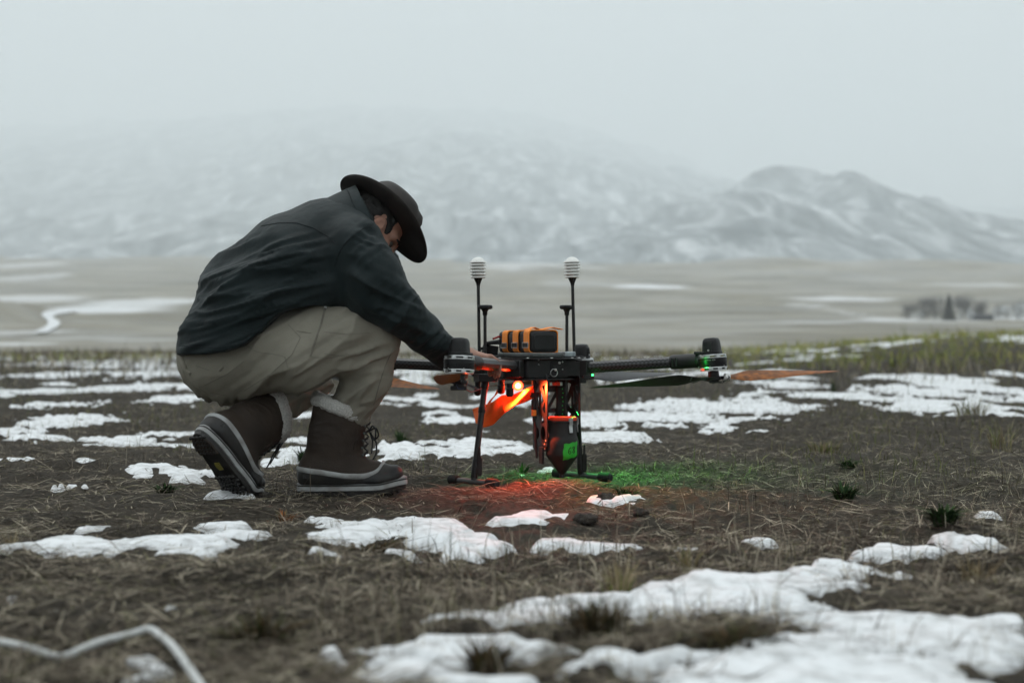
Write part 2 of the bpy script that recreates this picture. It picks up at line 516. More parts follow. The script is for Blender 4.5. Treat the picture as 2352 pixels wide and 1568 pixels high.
# ================================================================== LAND
# snow patches lying on the near field: (u, v, half width, half height) as surveyed in the picture
SNOW = [
 (1780,1352,300,50),(1950,1640,760,95),(2160,1475,320,55),(1950,1548,460,42),(1650,1385,340,55),(1380,1540,160,28),(1480,1400,260,34),(1960,1305,190,20),(2075,1268,95,13),(1420,1395,240,30),(1170,1440,200,28),(1240,1398,90,22),
 (1620,1425,250,35),(1100,1490,260,22),(780,1508,66,28),(885,1538,120,26),(1060,1556,190,18),(1500,1548,270,26),
 (2010,1452,200,26),(2200,1505,280,42),(1900,1540,400,36),(2280,1428,92,18),(1300,1430,150,30),(2330,1550,200,40),
 (150,1273,190,17),(400,1264,220,15),(450,1287,110,17),(590,1240,120,16),(520,1213,95,10),(720,1200,60,16),
 (800,1215,140,20),(960,1207,160,22),(1090,1240,90,27),(725,1279,60,14),(950,1262,80,10),(900,1281,40,9),
 (1200,1188,125,15),(1340,1240,110,11),(1530,1243,36,6),(220,1229,42,7),(1735,1223,62,8),(2200,1250,72,16),(2310,1186,40,13),
 (1462,1153,78,9),(1400,1150,34,7),(1500,1151,50,6),(0,1321,44,9),(345,1401,27,9),(75,1424,20,12),(16,1391,12,9),(290,1530,72,14),(270,1562,120,10),(500,1147,32,5),
 (350,1084,100,15),(440,1092,60,9),(195,1114,14,4),(80,1005,86,11),(222,1016,40,6),(60,985,110,8),(300,1000,140,10),
 (160,962,160,12),(410,985,120,10),(395,1020,44,6),(655,1046,66,18),(640,1006,90,9),(880,1062,40,8),(1010,1035,200,15),
 (1130,1012,110,9),(1170,1030,70,7),(40,1068,56,4),(232,1066,46,4),(1395,1000,130,14),(1480,962,290,20),(1700,940,300,17),
 (1920,922,250,15),(2150,905,160,16),(2310,900,90,20),(1640,985,60,4),(1738,990,20,4),(2190,940,120,5),(2310,940,60,4),(2120,958,30,3),
 (1400,968,120,10),(1560,930,160,10),(1800,890,120,8),(1450,885,80,6),(1560,868,60,4),(1010,950,60,6),(1020,1015,70,7),(1180,1082,40,5),
 (60,905,120,7),(300,895,140,10),(150,930,160,8),(420,925,120,8),(120,868,140,7),(360,870,120,8),(440,850,90,6),(980,912,40,4),(960,880,60,5),
 (1150,985,90,9),(560,985,60,7),(700,1010,50,5),(1230,1066,20,5),(620,960,50,6),(900,1045,60,6),
]
_E = []
for (u, v, hw, hh) in SNOW:
    v0, v1 = max(v - hh, 822), v + hh
    Yf, Yn = K * CAM_H / (v0 - V0), K * CAM_H / (v1 - V0)
    Yc = 0.5 * (Yf + Yn)
    _E.append(((u - U0) / K * (K * CAM_H / (v - V0)), Yc, 1.12 * hw / K * Yc, 1.18 * 0.5 * (Yf - Yn)))
_E = np.array(_E)

def snow_field(x, y, with_cap=False):
    """> 0 where snow lies"""
    wx = x + 0.10 * fbm(x * 3.1, y * 3.1, seed=3) + 0.03 * vnoise(x * 14, y * 14, seed=4)
    wy = y + 0.16 * fbm(x * 2.3, y * 2.3, seed=5) + 0.05 * vnoise(x * 12, y * 12, seed=6)
    m = np.full(x.shape, -1.0); cap = np.full(x.shape, 0.02)
    for cx, cy, rx, ry in _E:
        ry = max(ry, 0.02)
        sel = (np.abs(wx - cx) < rx * 1.9) & (np.abs(wy - cy) < ry * 1.9)
        if not sel.any(): continue
        d = np.sqrt(((wx[sel] - cx) / rx) ** 2 + ((wy[sel] - cy) / ry) ** 2)
        cap[sel] = np.where(1 - d > m[sel], min(0.02, 0.16 * min(rx, ry) + 0.003), cap[sel]); m[sel] = np.maximum(m[sel], 1 - d)
    rag = 0.30 * fbm(x * 6, y * 4.5, seed=8, octs=4) + 0.20 * fbm(x * 26, y * 20, seed=9, octs=3)
    m = m + rag * (1 + 0.9 * sstep(4.8, 7.5, y)) - 0.30 * sstep(4.8, 8, y) * np.abs(fbm(x * 1.3 + 7, y * 1.1, seed=10, octs=3)) * 2
    far = sstep(5.6, 9, y)
    pat = 1.5 * fbm(x * 0.62, y * 0.33, seed=12, octs=4) + 0.5 * vnoise(x * 2.4, y * 1.3, seed=13) - 0.27 + 0.35 * sstep(16, 26, y) * sstep(3, -2, x / (y / 8))
    m = np.maximum(m, np.where(y > 5.6, pat * far - 0.6 * (1 - far), -1))
    return (m, cap) if with_cap else m

CONTACT = [(-0.44, 3.94, 0.30), (-0.78, 3.92, 0.26), (-0.12, 4.23, 0.20), (0.25, 4.45, 0.22), (0.15, 4.35, 0.15), (-0.62, 3.90, 0.2)]

LV = ([60, 150, 400, 700, 1000, 1300, 1700], [813, 800, 737, 668, 622, 600, 592])
def plain_z(x, y):
    """broad lie of the land: flat field, then a plain climbing to the foot of the hills"""
    u = U0 + K * x / np.maximum(y, 1)
    v = np.interp(np.log(np.maximum(y, 1)), np.log(LV[0]), LV[1])
    v = v - 6 * np.clip((u - 1300) / 1000, -1.5, 1.5) * sstep(300, 900, y) * -1 * 0.5
    z = np.where(y > 60, CAM_H - (v - V0) / K * y, 0.30 * (np.minimum(y, 60) / 60) ** 2)
    # the field swells up to the right
    z = z + 0.85 * sstep(1450, 2400, u) * sstep(14, 55, y) * (1 - 0.75 * sstep(58, 130, y))
    for (cu, cy, su, sy, h) in [(1235, 930, 170, 90, 6.5), (1780, 1060, 210, 110, 9.0), (2150, 1150, 200, 120, 5.0), (-60, 330, 75, 60, 6.0), (700, 1000, 320, 120, -4)]:
        cx = (cu - U0) / K * cy; sx = su / K * cy
        z = z + h * np.exp(-((x - cx) / sx) ** 2 - ((y - cy) / sy) ** 2)
    z = z + np.where(y > 90, 1, 0) * sstep(90, 400, y) * 1.6 * fbm(x / 120, y / 160, seed=21)
    return z

def ground_z(x, y):
    z = plain_z(x, y)
    near = 1 - sstep(25, 60, y)
    r = 0.030 * fbm(x / 0.55, y / 0.55, seed=31, octs=3) + 0.017 * fbm(x / 0.16, y / 0.16, seed=32, octs=3) + 0.011 * np.abs(vnoise(x / 0.05, y / 0.06, seed=33)) + 0.006 * vnoise(x / 0.02, y / 0.02, seed=34)
    # trodden clods: ridged bumps in places
    r = r + 0.022 * np.clip(fbm(x / 0.24, y / 0.24, seed=35, octs=3) - 0.15, 0, 1) * 2
    r = r + 0.05 * fbm(x / 2.2, y / 2.2, seed=36, octs=2) * sstep(5.2, 8, y)
    k = np.ones_like(x)
    for cx, cy, cr in CONTACT:
        k = np.minimum(k, 0.12 + 0.88 * sstep(cr * 0.55, cr * 1.3, np.hypot(x - cx, y - cy)))
    for cx, cy, cr in CONTACT[2:4]: z = z - 0.010 * sstep(cr * 1.3, cr * .6, np.hypot(x - cx, y - cy))
    return z + (r - 0.012) * near * k

# far colouring of the plain (too far for pieces): snow streaks (u, v, half width, half height, amount)
FAR = [(1235,618,190,14,.75),(1200,606,120,10,.5),(1490,658,120,7,.95),(1330,652,120,6,.3),(1800,602,170,13,.3),(1930,687,140,5,.7),(1850,700,60,5,.4),(1960,715,26,14,.35),
 (1880,742,120,4,.5),(2040,733,90,5,.8),(2330,733,90,5,.9),(2100,740,200,6,.5),(2250,650,140,5,.5),(200,716,190,14,.8),(330,698,150,10,.7),(60,690,150,10,.6),(70,640,80,14,.45),
 (30,612,90,10,.5),(0,790,150,4,.7),(180,775,150,6,.35),(60,765,120,6,.45),(330,780,120,4,.4),(700,690,220,10,.45),(600,740,200,6,.3),(1250,730,150,5,.25),(1500,735,120,5,.25),(1650,745,150,5,.2),(2000,640,120,5,.25),(1000,700,150,6,.2)]
FS = [(min(v, 799), u, hw, hh, a) for (u, v, hw, hh, a) in FAR]
def far_snow(x, y, z):
    yy = np.maximum(y, 1)
    n = 0.5 + 0.9 * fbm(x / (0.05 * yy + 3), yy ** 0.5 * 2.2, seed=41, octs=4)
    s = 0.22 * np.clip(n, 0, 1)
    for (v, u, hw, hh, a) in FS:
        Yc = math.exp(np.interp(-v, [-q for q in LV[1]], np.log(LV[0])))
        Y2 = math.exp(np.interp(-(v + hh), [-q for q in LV[1]], np.log(LV[0])))
        Y1 = math.exp(np.interp(-(v - hh), [-q for q in LV[1]], np.log(LV[0])))
        rx, ry = hw / K * Yc, max(Y1 - Y2, 2) / 2
        d = np.sqrt(((x - (u - U0) / K * Yc) / rx) ** 2 + ((y - Yc) / ry) ** 2)
        s = np.maximum(s, a * sstep(1.15, 0.5, d + 0.35 * fbm(x / rx * 2.2, y / ry * 2.2, seed=43)))
    return np.clip(s, 0, 1)

# rows get wider apart with distance, columns fan out: one sheet from under the lens to the foot of the hills
vv = np.concatenate([np.linspace(1830, 1575, 40, endpoint=False), np.linspace(1575, 1000, 250, endpoint=False), np.linspace(1000, 832, 150, endpoint=False)])
Yrow = np.concatenate([K * CAM_H / (vv - V0), np.geomspace(56, 1750, 130)])
ucol = np.concatenate([np.linspace(-2600, -500, 90, endpoint=False), np.linspace(-500, 2850, 820), np.linspace(2850, 4950, 91)[1:]])
YY, UU = np.meshgrid(Yrow, ucol, indexing='ij')
XX = (UU - U0) / K * YY
ZZ = ground_z(XX, YY)
nr, nc = XX.shape
ii = np.arange(nr * nc).reshape(nr, nc)
quads = np.stack([ii[:-1, :-1], ii[:-1, 1:], ii[1:, 1:], ii[1:, :-1]], -1).reshape(-1, 4)
V = np.stack([XX, YY, ZZ], -1).reshape(-1, 3)
SF, CAP = snow_field(XX, YY, True); SF = np.where(YY < 62, SF, -1)
fs = np.where(YY > 45, far_snow(XX, YY, ZZ) * sstep(45, 110, YY), 0)
nv = len(V)
skirt = np.array([(-5000, -3000, -0.35), (5000, -3000, -0.35), (5000, 1800, -0.35), (-5000, 1800, -0.35)], float)
me = mesh_np('ground', np.concatenate([V, skirt]), np.concatenate([quads, np.array([[nv, nv + 1, nv + 2, nv + 3]])]))
ca = me.attributes.new('FarSnow', 'FLOAT', 'POINT')
ca.data.foreach_set('value', np.concatenate([fs.ravel(), np.zeros(4)]).astype(np.float32))
fa = me.attributes.new('FarField', 'FLOAT', 'POINT')
fa.data.foreach_set('value', np.concatenate([(sstep(30, 75, YY)).ravel(), np.zeros(4)]).astype(np.float32))

def ground_material():
    m, nt, b = nodes_of('dirt_and_dry_grass')
    n, l = nt.nodes, nt.links
    tc = n.new('ShaderNodeTexCoord')
    def noise(sc, det=6, ro=0.6):
        q = n.new('ShaderNodeTexNoise'); q.inputs['Scale'].default_value = sc; q.inputs['Detail'].default_value = det; q.inputs['Roughness'].default_value = ro
        l.new(tc.outputs['Object'], q.inputs['Vector']); return q
    def ramp(src, stops):
        r_ = n.new('ShaderNodeValToRGB')
        el = r_.color_ramp.elements
        while len(el) < len(stops): el.new(0.5)
        for e, (p, c) in zip(el, stops): e.position = p; e.color = (*c, 1)
        l.new(src, r_.inputs['Fac']); return r_
    def mix(f, a, c):
        x = n.new('ShaderNodeMix'); x.data_type = 'RGBA'
        if isinstance(f, float): x.inputs[0].default_value = f
        else: l.new(f, x.inputs[0])
        l.new(a, x.inputs[6]); l.new(c, x.inputs[7]); return x.outputs[2]
    soil = ramp(noise(5.0, 10, 0.7).outputs['Fac'], [(0.30, (0.024, 0.0208, 0.0165)), (0.55, (0.044, 0.038, 0.030)), (0.75, (0.086, 0.076, 0.060))])
    grit = ramp(noise(70, 5, 0.7).outputs['Fac'], [(0.35, (0.024, 0.020, 0.0165)), (0.65, (0.098, 0.086, 0.068))])
    near = mix(0.42, soil.outputs['Color'], grit.outputs['Color'])
    # the far plain is pale dry grass
    f1 = ramp(noise(0.02, 8, 0.65).outputs['Fac'], [(0.35, (0.135, 0.124, 0.092)), (0.65, (0.27, 0.242, 0.178))])
    f2 = ramp(noise(0.055, 9, 0.7).outputs['Fac'], [(0.50, (0, 0, 0)), (0.68, (1, 1, 1))])
    scrub = n.new('ShaderNodeRGB'); scrub.outputs[0].default_value = (0.055, 0.052, 0.042, 1)
    sm = n.new('ShaderNodeMath'); sm.operation = 'MULTIPLY'; sm.inputs[1].default_value = 0.62
    l.new(f2.outputs['Color'], sm.inputs[0])
    farc = mix(sm.outputs[0], f1.outputs['Color'], scrub.outputs[0])
    at = n.new('ShaderNodeAttribute'); at.attribute_name = 'FarField'
    c = mix(at.outputs['Fac'], near, farc)
    sn = n.new('ShaderNodeAttribute'); sn.attribute_name = 'FarSnow'
    rgb = n.new('ShaderNodeRGB'); rgb.outputs[0].default_value = (0.80, 0.82, 0.84, 1)
    c = mix(sn.outputs['Fac'], c, rgb.outputs[0])
    l.new(c, b.inputs['Base Color']); b.inputs['Roughness'].default_value = 0.95; b.inputs['Specular IOR Level'].default_value = 0.12
    nb = noise(120, 6, 0.7); bp = n.new('ShaderNodeBump'); bp.inputs['Strength'].default_value = 0.7; bp.inputs['Distance'].default_value = 0.006
    l.new(nb.outputs['Fac'], bp.inputs['Height']); l.new(bp.outputs[0], b.inputs['Normal'])
    return m
tag(link('ground', me, ground_material()), 'bare brown dirt and trampled dry grass running out to a pale plain', kind='structure')

# ---- snow lying in patches: its own raised, rounded sheet
edge = np.sqrt(np.clip(SF / 0.45, 0, 1))
lump = 0.004 * fbm(XX * 6, YY * 6, seed=51) + 0.0022 * vnoise(XX * 26, YY * 26, seed=52)
grow = 1 + 0.8 * sstep(6, 12, YY)
offs = (-0.018 + (0.021 + 0.75 * CAP) * sstep(0.0, 0.60, SF)) * grow + lump + 0.007 * fbm(XX * 15, YY * 12, seed=53, octs=3) + 0.020 * sstep(4.8, 8, YY) * fbm(XX * 2.6, YY * 1.7, seed=54, octs=4)
# the snow sheet bridges the small hollows: clods and stubble break through wherever they stand higher
NEARW = 1 - sstep(25, 60, YY)
LOW = plain_z(XX, YY) + NEARW * (0.024 * fbm(XX / 0.55, YY / 0.55, seed=31, octs=2) - 0.004 + 0.05 * fbm(XX / 2.2, YY / 2.2, seed=36, octs=2) * sstep(5.2, 8, YY))
SZ = np.where(SF > 0, LOW + offs, ZZ - 0.02)
ok = (SF > -0.10).reshape(-1)
keep = (SF > 0.0).reshape(-1)
qk = quads[(keep[quads].any(1)) & (YY.reshape(-1)[quads].max(1) < 60)]
used = np.unique(qk); rem = -np.ones(nv, int); rem[used] = np.arange(len(used))
SVt = np.stack([XX, YY, SZ], -1).reshape(-1, 3)[used]
sme = mesh_np('snow', SVt, rem[qk])
def snow_material():
    m, nt, b = nodes_of('old_snow'); n, l = nt.nodes, nt.links
    tc = n.new('ShaderNodeTexCoord'); q = n.new('ShaderNodeTexNoise'); q.inputs['Scale'].default_value = 28; q.inputs['Detail'].default_value = 8
    l.new(tc.outputs['Object'], q.inputs['Vector'])
    r_ = n.new('ShaderNodeValToRGB'); r_.color_ramp.elements[0].position = 0.28; r_.color_ramp.elements[1].position = 0.56
    r_.color_ramp.elements[0].color = (0.46, 0.465, 0.46, 1); r_.color_ramp.elements[1].color = (0.80, 0.82, 0.835, 1)
    l.new(q.outputs['Fac'], r_.inputs['Fac']); l.new(r_.outputs['Color'], b.inputs['Base Color'])
    b.inputs['Roughness'].default_value = 0.8; b.inputs['Specular IOR Level'].default_value = 0.2
    q2 = n.new('ShaderNodeTexNoise'); q2.inputs['Scale'].default_value = 160; q2.inputs['Detail'].default_value = 5
    l.new(tc.outputs['Object'], q2.inputs['Vector'])
    bp = n.new('ShaderNodeBump'); bp.inputs['Strength'].default_value = 0.5; bp.inputs['Distance'].default_value = 0.004
    l.new(q2.outputs['Fac'], bp.inputs['Height']); l.new(bp.outputs[0], b.inputs['Normal'])
    return m
tag(link('snow', sme, snow_material()), 'white melting snow lying in ragged patches on the dirt', kind='stuff')

# ---- a snowed-over track winding across the plain
def meet(u, v):
    yy = np.geomspace(110, 1200, 900); xx = (u - U0) / K * yy
    d = ground_z(xx, yy) - (CAM_H - (v - V0) / K * yy)
    k_ = np.argmax(d > 0); return xx[k_], yy[k_]
tk = np.array([(94, 767), (101, 762), (112, 757), (121, 751), (125, 744), (121, 738), (112, 733), (107, 728), (116, 722), (140, 718), (175, 716)], float)
tt = np.linspace(0, len(tk) - 1, 60); tk = np.stack([np.interp(tt, range(len(tk)), tk[:, i]) for i in (0, 1)], 1)
for _ in range(4): tk[1:-1] = (tk[:-2] + 2 * tk[1:-1] + tk[2:]) / 4
tp_ = np.array([meet(*q) for q in tk]); 
for _ in range(2): tp_[1:-1] = (tp_[:-2] + 2 * tp_[1:-1] + tp_[2:]) / 4
rows = []
for j, off in enumerate(np.linspace(-1, 1, 5)):
    hw = 7.5 / K * tp_[:, 1]
    xx, yy = tp_[:, 0] + off * hw, tp_[:, 1] + off * 2.0
    rows.append(np.stack([xx, yy, ground_z(xx, yy) + 0.35], 1))
tv = np.array(rows).reshape(-1, 3); n_ = len(tk)
tf = np.array([(i * n_ + k, i * n_ + k + 1, (i + 1) * n_ + k + 1, (i + 1) * n_ + k) for i in range(4) for k in range(n_ - 1)])
tag(link('path', mesh_np('path', tv, tf), snow_material()), 'pale snow covered track winding over the far plain at left', kind='structure')

# ---- hills behind the plain
def ridge(u_pts, v_pts): return lambda u: np.interp(u, u_pts, v_pts)
def hills():
    xs = np.linspace(-3000, 3000, 460); ys = np.concatenate([np.linspace(1180, 3200, 220, endpoint=False), np.linspace(3200, 7300, 150)])
    X, Y = np.meshgrid(xs, ys)
    u = U0 + K * X / Y
    up = lambda f: f
    def slope(y0, y1, v_foot, crest, power=0.85):
        """a face that climbs from its foot at y0 to a crest line at y1"""
        t = (Y - y0) / (y1 - y0)
        zc = CAM_H - (crest(u) - V0) / K * y1
        zf = CAM_H - (v_foot - V0) / K * y0
        z = zf + (zc - zf) * np.sign(t) * np.abs(t) ** power
        return np.where(Y > y1, zc - (Y - y1) * 0.35, z)
    c_right = ridge([900, 1300, 1500, 1640, 1740, 1830, 1960, 2060, 2160, 2300, 2500, 3200], [600, 520, 450, 410, 395, 387, 396, 416, 440, 474, 512, 600])
    c_mid = ridge([-200, 0, 300, 700, 900, 1050, 1150, 1250, 1400, 1560, 1650, 1900, 2300, 2700], [540, 510, 455, 370, 325, 303, 306, 320, 350, 380, 396, 440, 520, 590])
    c_left = ridge([-2500, -600, 0, 600, 900, 1200, 1500, 1800], [420, 330, 290, 250, 235, 250, 330, 470])
    z = slope(1250, 2500, 612, c_right)
    z = np.maximum(z, slope(1400, 4600, 615, c_mid, 1.0))
    z = np.maximum(z, slope(1700, 7000, 618, c_left, 1.1))
    w = sstep(1200, 1500, Y)
    gul = np.abs(fbm(X / 230 + 0.9 * fbm(X / 500, Y / 700, seed=64), Y / 1900 + X / 3500, seed=61, octs=4)) 
    z = z - w * 80 * (0.36 - gul) * np.clip((z - 60) / 200, 0, 1)
    z = z + w * 14 * fbm(X / 90, Y / 110, seed=63, octs=4)
    n0, n1 = X.shape
    ii = np.arange(n0 * n1).reshape(n0, n1)
    q = np.stack([ii[:-1, :-1], ii[:-1, 1:], ii[1:, 1:], ii[1:, :-1]], -1).reshape(-1, 4)
    return mesh_np('hill', np.stack([X, Y, z], -1).reshape(-1, 3), q), z.max()
hme, hill_top = hills()
def hill_material():
    m, nt, b = nodes_of('snowy_forest_slope'); n, l = nt.nodes, nt.links
    tc = n.new('ShaderNodeTexCoord'); mp = n.new('ShaderNodeMapping'); mp.inputs['Scale'].default_value = (1, 0.14, 0.5)
    l.new(tc.outputs['Object'], mp.inputs['Vector'])
    q = n.new('ShaderNodeTexNoise'); q.inputs['Scale'].default_value = 0.026; q.inputs['Detail'].default_value = 9; q.inputs['Roughness'].default_value = 0.68; q.inputs['Distortion'].default_value = 0.9
    l.new(mp.outputs[0], q.inputs['Vector'])
    r_ = n.new('ShaderNodeValToRGB'); e = r_.color_ramp.elements
    e[0].position = 0.36; e[0].color = (0.10, 0.125, 0.14, 1); e[1].position = 0.68; e[1].color = (0.66, 0.69, 0.71, 1)
    x = e.new(0.5); x.color = (0.25, 0.28, 0.295, 1)
    l.new(q.outputs['Fac'], r_.inputs['Fac']); l.new(r_.outputs['Color'], b.inputs['Base Color'])
    b.inputs['Roughness'].default_value = 1; b.inputs['Specular IOR Level'].default_value = 0.0
    return m
tag(link('hill', hme, hill_material()), 'snow dusted forested hills fading up into cloud', kind='structure')

# ---- the haze that hides their tops
hz = MB().box((0, 2250, (hill_top + 6 - 3.0) / 2), np.eye(3), (5100, 5300, (hill_top + 6 + 3.0) / 2)).build('haze', None, smooth=False)
hm = bpy.data.materials.new('haze'); hm.use_nodes = True
hm.node_tree.nodes.clear()
ho = hm.node_tree.nodes.new('ShaderNodeOutputMaterial'); hv = hm.node_tree.nodes.new('ShaderNodeVolumePrincipled')
hv.inputs['Color'].default_value = (0.955, 0.988, 1.0, 1); hv.inputs['Density'].default_value = 0.00044; hv.inputs['Anisotropy'].default_value = 0.0
hm.node_tree.links.new(hv.outputs[0], ho.inputs['Volume'])
hz.data.materials.append(hm)
hz['kind'] = 'stuff'; hz['label'] = 'pale grey winter haze over the plain and hills'
# ================================================================== PERSON
PSI = R(14)
FWD = np.array((math.cos(PSI), math.sin(PSI), 0)); LAT = np.array((-math.sin(PSI), math.cos(PSI), 0)); UP = np.array((0, 0, 1.0))
def pr(u, v, Y, r): return (P(u, v, Y), r / K * Y)       # centre, radius (r in survey units)
def unit(a): a = np.array(a, float); return a / np.linalg.norm(a)

person = empty('person', P(660, 1140, 4.0) * np.array((1, 1, 0)))
tag(person, 'person in dark jacket, khaki trousers and wide brimmed hat crouching over the drone', 'person')

def vcoord(V):   # side-view survey coordinates at the body's own distance
    return U0 + K * V[:, 0] / 4.0, V0 - K * (V[:, 2] - CAM_H) / 4.0

def ridged(a, b, c, seed):
    n = fbm(a, b, c, seed=seed, octs=3, gain=0.45)
    return 1 - 2.2 * np.abs(n) ** 0.62

# ---------------------------------------------------------------- jacket
lo = P(360, 900, 3.9) ; lo[1] = 3.60; hi = P(1090, 400, 4.0); hi[1] = 4.50
jt = SDF(lo, hi, 0.0055)
W = dict(lat=LAT, k=0.05)
jt.cone(*pr(507, 800, 4.02, 99), *pr(572, 688, 4.02, 106), sc=1.62, **W)
jt.cone(*pr(572, 688, 4.02, 106), *pr(668, 602, 4.02, 104), sc=1.65, **W)
jt.cone(*pr(668, 602, 4.02, 104), *pr(760, 545, 4.02, 86), sc=1.75, **W)
jt.cone(*pr(760, 545, 4.02, 86), *pr(800, 522, 4.02, 60), sc=1.45, **W)
jt.cone(*pr(800, 552, 3.93, 60), *pr(800, 552, 4.15, 60), **W)          # shoulder yoke
jt.cone(*pr(700, 660, 3.95, 70), *pr(800, 640, 3.95, 60), **W)          # cloth hanging over the lap
jt.cone(*pr(500, 800, 3.92, 84), *pr(560, 775, 3.88, 72), **W)
jt.cone(*pr(560, 775, 3.88, 72), *pr(640, 705, 3.85, 60), **W)
jt.cone(*pr(640, 705, 3.85, 60), *pr(745, 655, 3.86, 56), **W)
# hem: everything of the body below it is cut away
gx, gy, gz = np.meshgrid(*jt.ax, indexing='ij')
cu, cv = U0 + K * gx / 4.0, V0 - K * (gz - CAM_H) / 4.0
hem_u = [380, 420, 500, 545, 590, 625, 650, 668, 692, 745, 800, 900]; hem_v = [816, 816, 815, 809, 796, 771, 744, 728, 716, 706, 712, 730]
cut = (cv - np.interp(cu, hem_u, hem_v)) / K * 4.0
jt.D = np.maximum(jt.D, cut.astype(np.float32))
jt.cone(*pr(818, 566, 3.84, 66), *pr(862, 640, 3.81, 62), k=0.045)      # near sleeve
jt.cone(*pr(862, 640, 3.81, 62), *pr(915, 712, 3.83, 52), k=0.02)
jt.cone(*pr(800, 610, 3.88, 55), *pr(850, 690, 3.86, 52), k=0.05)
jt.cone(*pr(915, 712, 3.83, 52), *pr(975, 768, 3.92, 43), k=0.02)
jt.cone(*pr(975, 768, 3.92, 43), *pr(1036, 824, 4.01, 34), k=0.015)
jt.cone(*pr(835, 566, 4.21, 64), *pr(905, 705, 4.25, 50), k=0.045)      # far sleeve
jt.cone(*pr(905, 705, 4.25, 46), *pr(1030, 815, 4.22, 30), k=0.02)
Vj, Fj = jt.mesh(); Vj = relax(Vj, Fj, 3)
Nj = vnormals(Vj, Fj)
u, v = vcoord(Vj); x, y, z = Vj.T
arm = sstep(800, 850, u) * sstep(470, 540, v)
waist = sstep(520, 600, v) * (1 - 0.65 * sstep(790, 812, v)) * (1 - sstep(720, 800, u)) * sstep(400, 450, u)
tz = z - 0.30 * (x + 0.75)                       # folds sweep up from the back towards the armpit
tz = tz + 0.10 * np.clip(x + 0.62, 0, 1) ** 2 * 3
fold = ridged(x / 0.34, y / 0.34, tz / 0.060, 71)
fold2 = ridged(x / 0.26 + 9, y / 0.26, tz / 0.028, 72)
dsp = waist * (0.020 * fold + 0.011 * fold2 - 0.003)
ta = z + 0.45 * x
fa_ = ridged(x / 0.22 + 4, y / 0.2, ta / 0.055, 73)
elbow = np.exp(-(((u - 925) / 55) ** 2 + ((v - 715) / 50) ** 2)) + 0.9 * np.exp(-(((u - 1005) / 40) ** 2 + ((v - 790) / 40) ** 2)) + 0.8 * np.exp(-(((u - 850) / 60) ** 2 + ((v - 570) / 50) ** 2))
tb = z - 0.9 * x
fb_ = ridged(x / 0.2 + 14, y / 0.2, tb / 0.035, 74)
dsp = dsp + arm * (0.010 * fa_ + 0.014 * np.clip(elbow, 0, 1) * fb_)
yoke = (1 - sstep(540, 600, v)) * (1 - arm)
dsp = dsp + yoke * 0.006 * fbm(x / 0.09, y / 0.09, z / 0.09, seed=75)
# armhole seam pulls in
dsp = dsp + 0.0018 * fbm(x / 0.03, y / 0.03, z / 0.03, seed=76, octs=2)
dsp = dsp * (0.25 + 0.75 * np.clip(-Nj[:, 1], 0, 1) ** 0.6)
Vj = Vj + Nj * dsp[:, None]
jacket = link('jacket', mesh_np('jacket', Vj, Fj), M['jacket'], person)
jacket['label'] = 'dark teal canvas jacket rucked into folds at the waist'
bvh_j = BVHTree.FromPolygons([tuple(p) for p in Vj], [tuple(f) for f in Fj])

def trace(bvh, pts, off=0.0012, step=6):
    """lay a line of survey points on a cloth surface, near side"""
    out = []
    for (a, b), (c, d) in zip(pts[:-1], pts[1:]):
        n = max(2, int(math.hypot(c - a, d - b) / step))
        for i in range(n):
            t = i / n; out.append((a + (c - a) * t, b + (d - b) * t))
    out.append(pts[-1])
    res = []
    o = Vector((0, 0, CAM_H))
    for (a, b) in out:
        d = (Vector(P(a, b, 4.0)) - o).normalized()
        h = bvh.ray_cast(o, d)
        if h[0] is not None: res.append(np.array(h[0] - d * off))
    return res

def seam(name, bvh, lines, r, material, parent, off=0.0006):
    for ln in lines:
        mb = MB()
        p = trace(bvh, ln, off)
        # break where the line jumps to another surface
        seg = []
        for q in p:
            if seg and np.linalg.norm(q - seg[-1]) > 0.035:
                if len(seg) > 2: mb.tube(seg, r, 6)
                seg = []
            seg.append(q)
        if len(seg) > 2: mb.tube(seg, r, 6)
        if mb.V: mb.build(name, material, parent)

seam('seam', bvh_j, [[(600, 519), (640, 512), (680, 512), (720, 524), (756, 545), (772, 562)],
                     [(858, 514), (835, 524), (806, 545), (786, 566), (774, 590), (768, 612)],
                     [(404, 792), (450, 797), (500, 798), (540, 792), (585, 778), (620, 752)]], 0.0012, M['seam_dark'], jacket)

# collar: a stiff tube open towards the head
def ring3(c, a, b, n=40, ph=0.0): return [c + a * math.cos(t + ph) + b * math.sin(t + ph) for t in np.linspace(0, 2 * math.pi, n, endpoint=False)]
mb = MB()
c0, c1, c2 = P(824, 536, 3.98), P(843, 522, 3.985), P(859, 513, 3.99)
def crg(c, du, dv, lat, grow=0): 
    a = np.array((du / K * 4, 0, -dv / K * 4)); b = LAT * lat + np.array((0.018, 0, 0.012))
    return ring3(c, a * (1 + grow), b * (1 + grow))
rings = [crg(P(806, 548, 3.98), 58, 92, 0.150), crg(c0, 50, 92, 0.128), crg(c1, 46, 88, 0.112), crg(c2, 44, 87, 0.104), crg(P(862, 511, 3.99), 44, 86, 0.102),
         crg(c2, 43, 83, 0.098), crg(c1, 44, 82, 0.100), crg(c0, 46, 80, 0.105)]
rings = [[p + 0.003 * np.array((vnoise(p[0] / .04, p[1] / .04, p[2] / .04, 5), vnoise(p[0] / .04, p[1] / .04, p[2] / .04, 6), 0)) for p in r_] for r_ in rings]
mb.loft(rings, cap=False)
col = mb.build('collar', M['jacket'], jacket, sharp=60)
mb = MB(); mb.tube([p + unit(p - c2) * 0.0015 for p in rings[2]] , 0.0011, 5, cap=False); mb.build('stitching', M['seam_dark'], jacket)
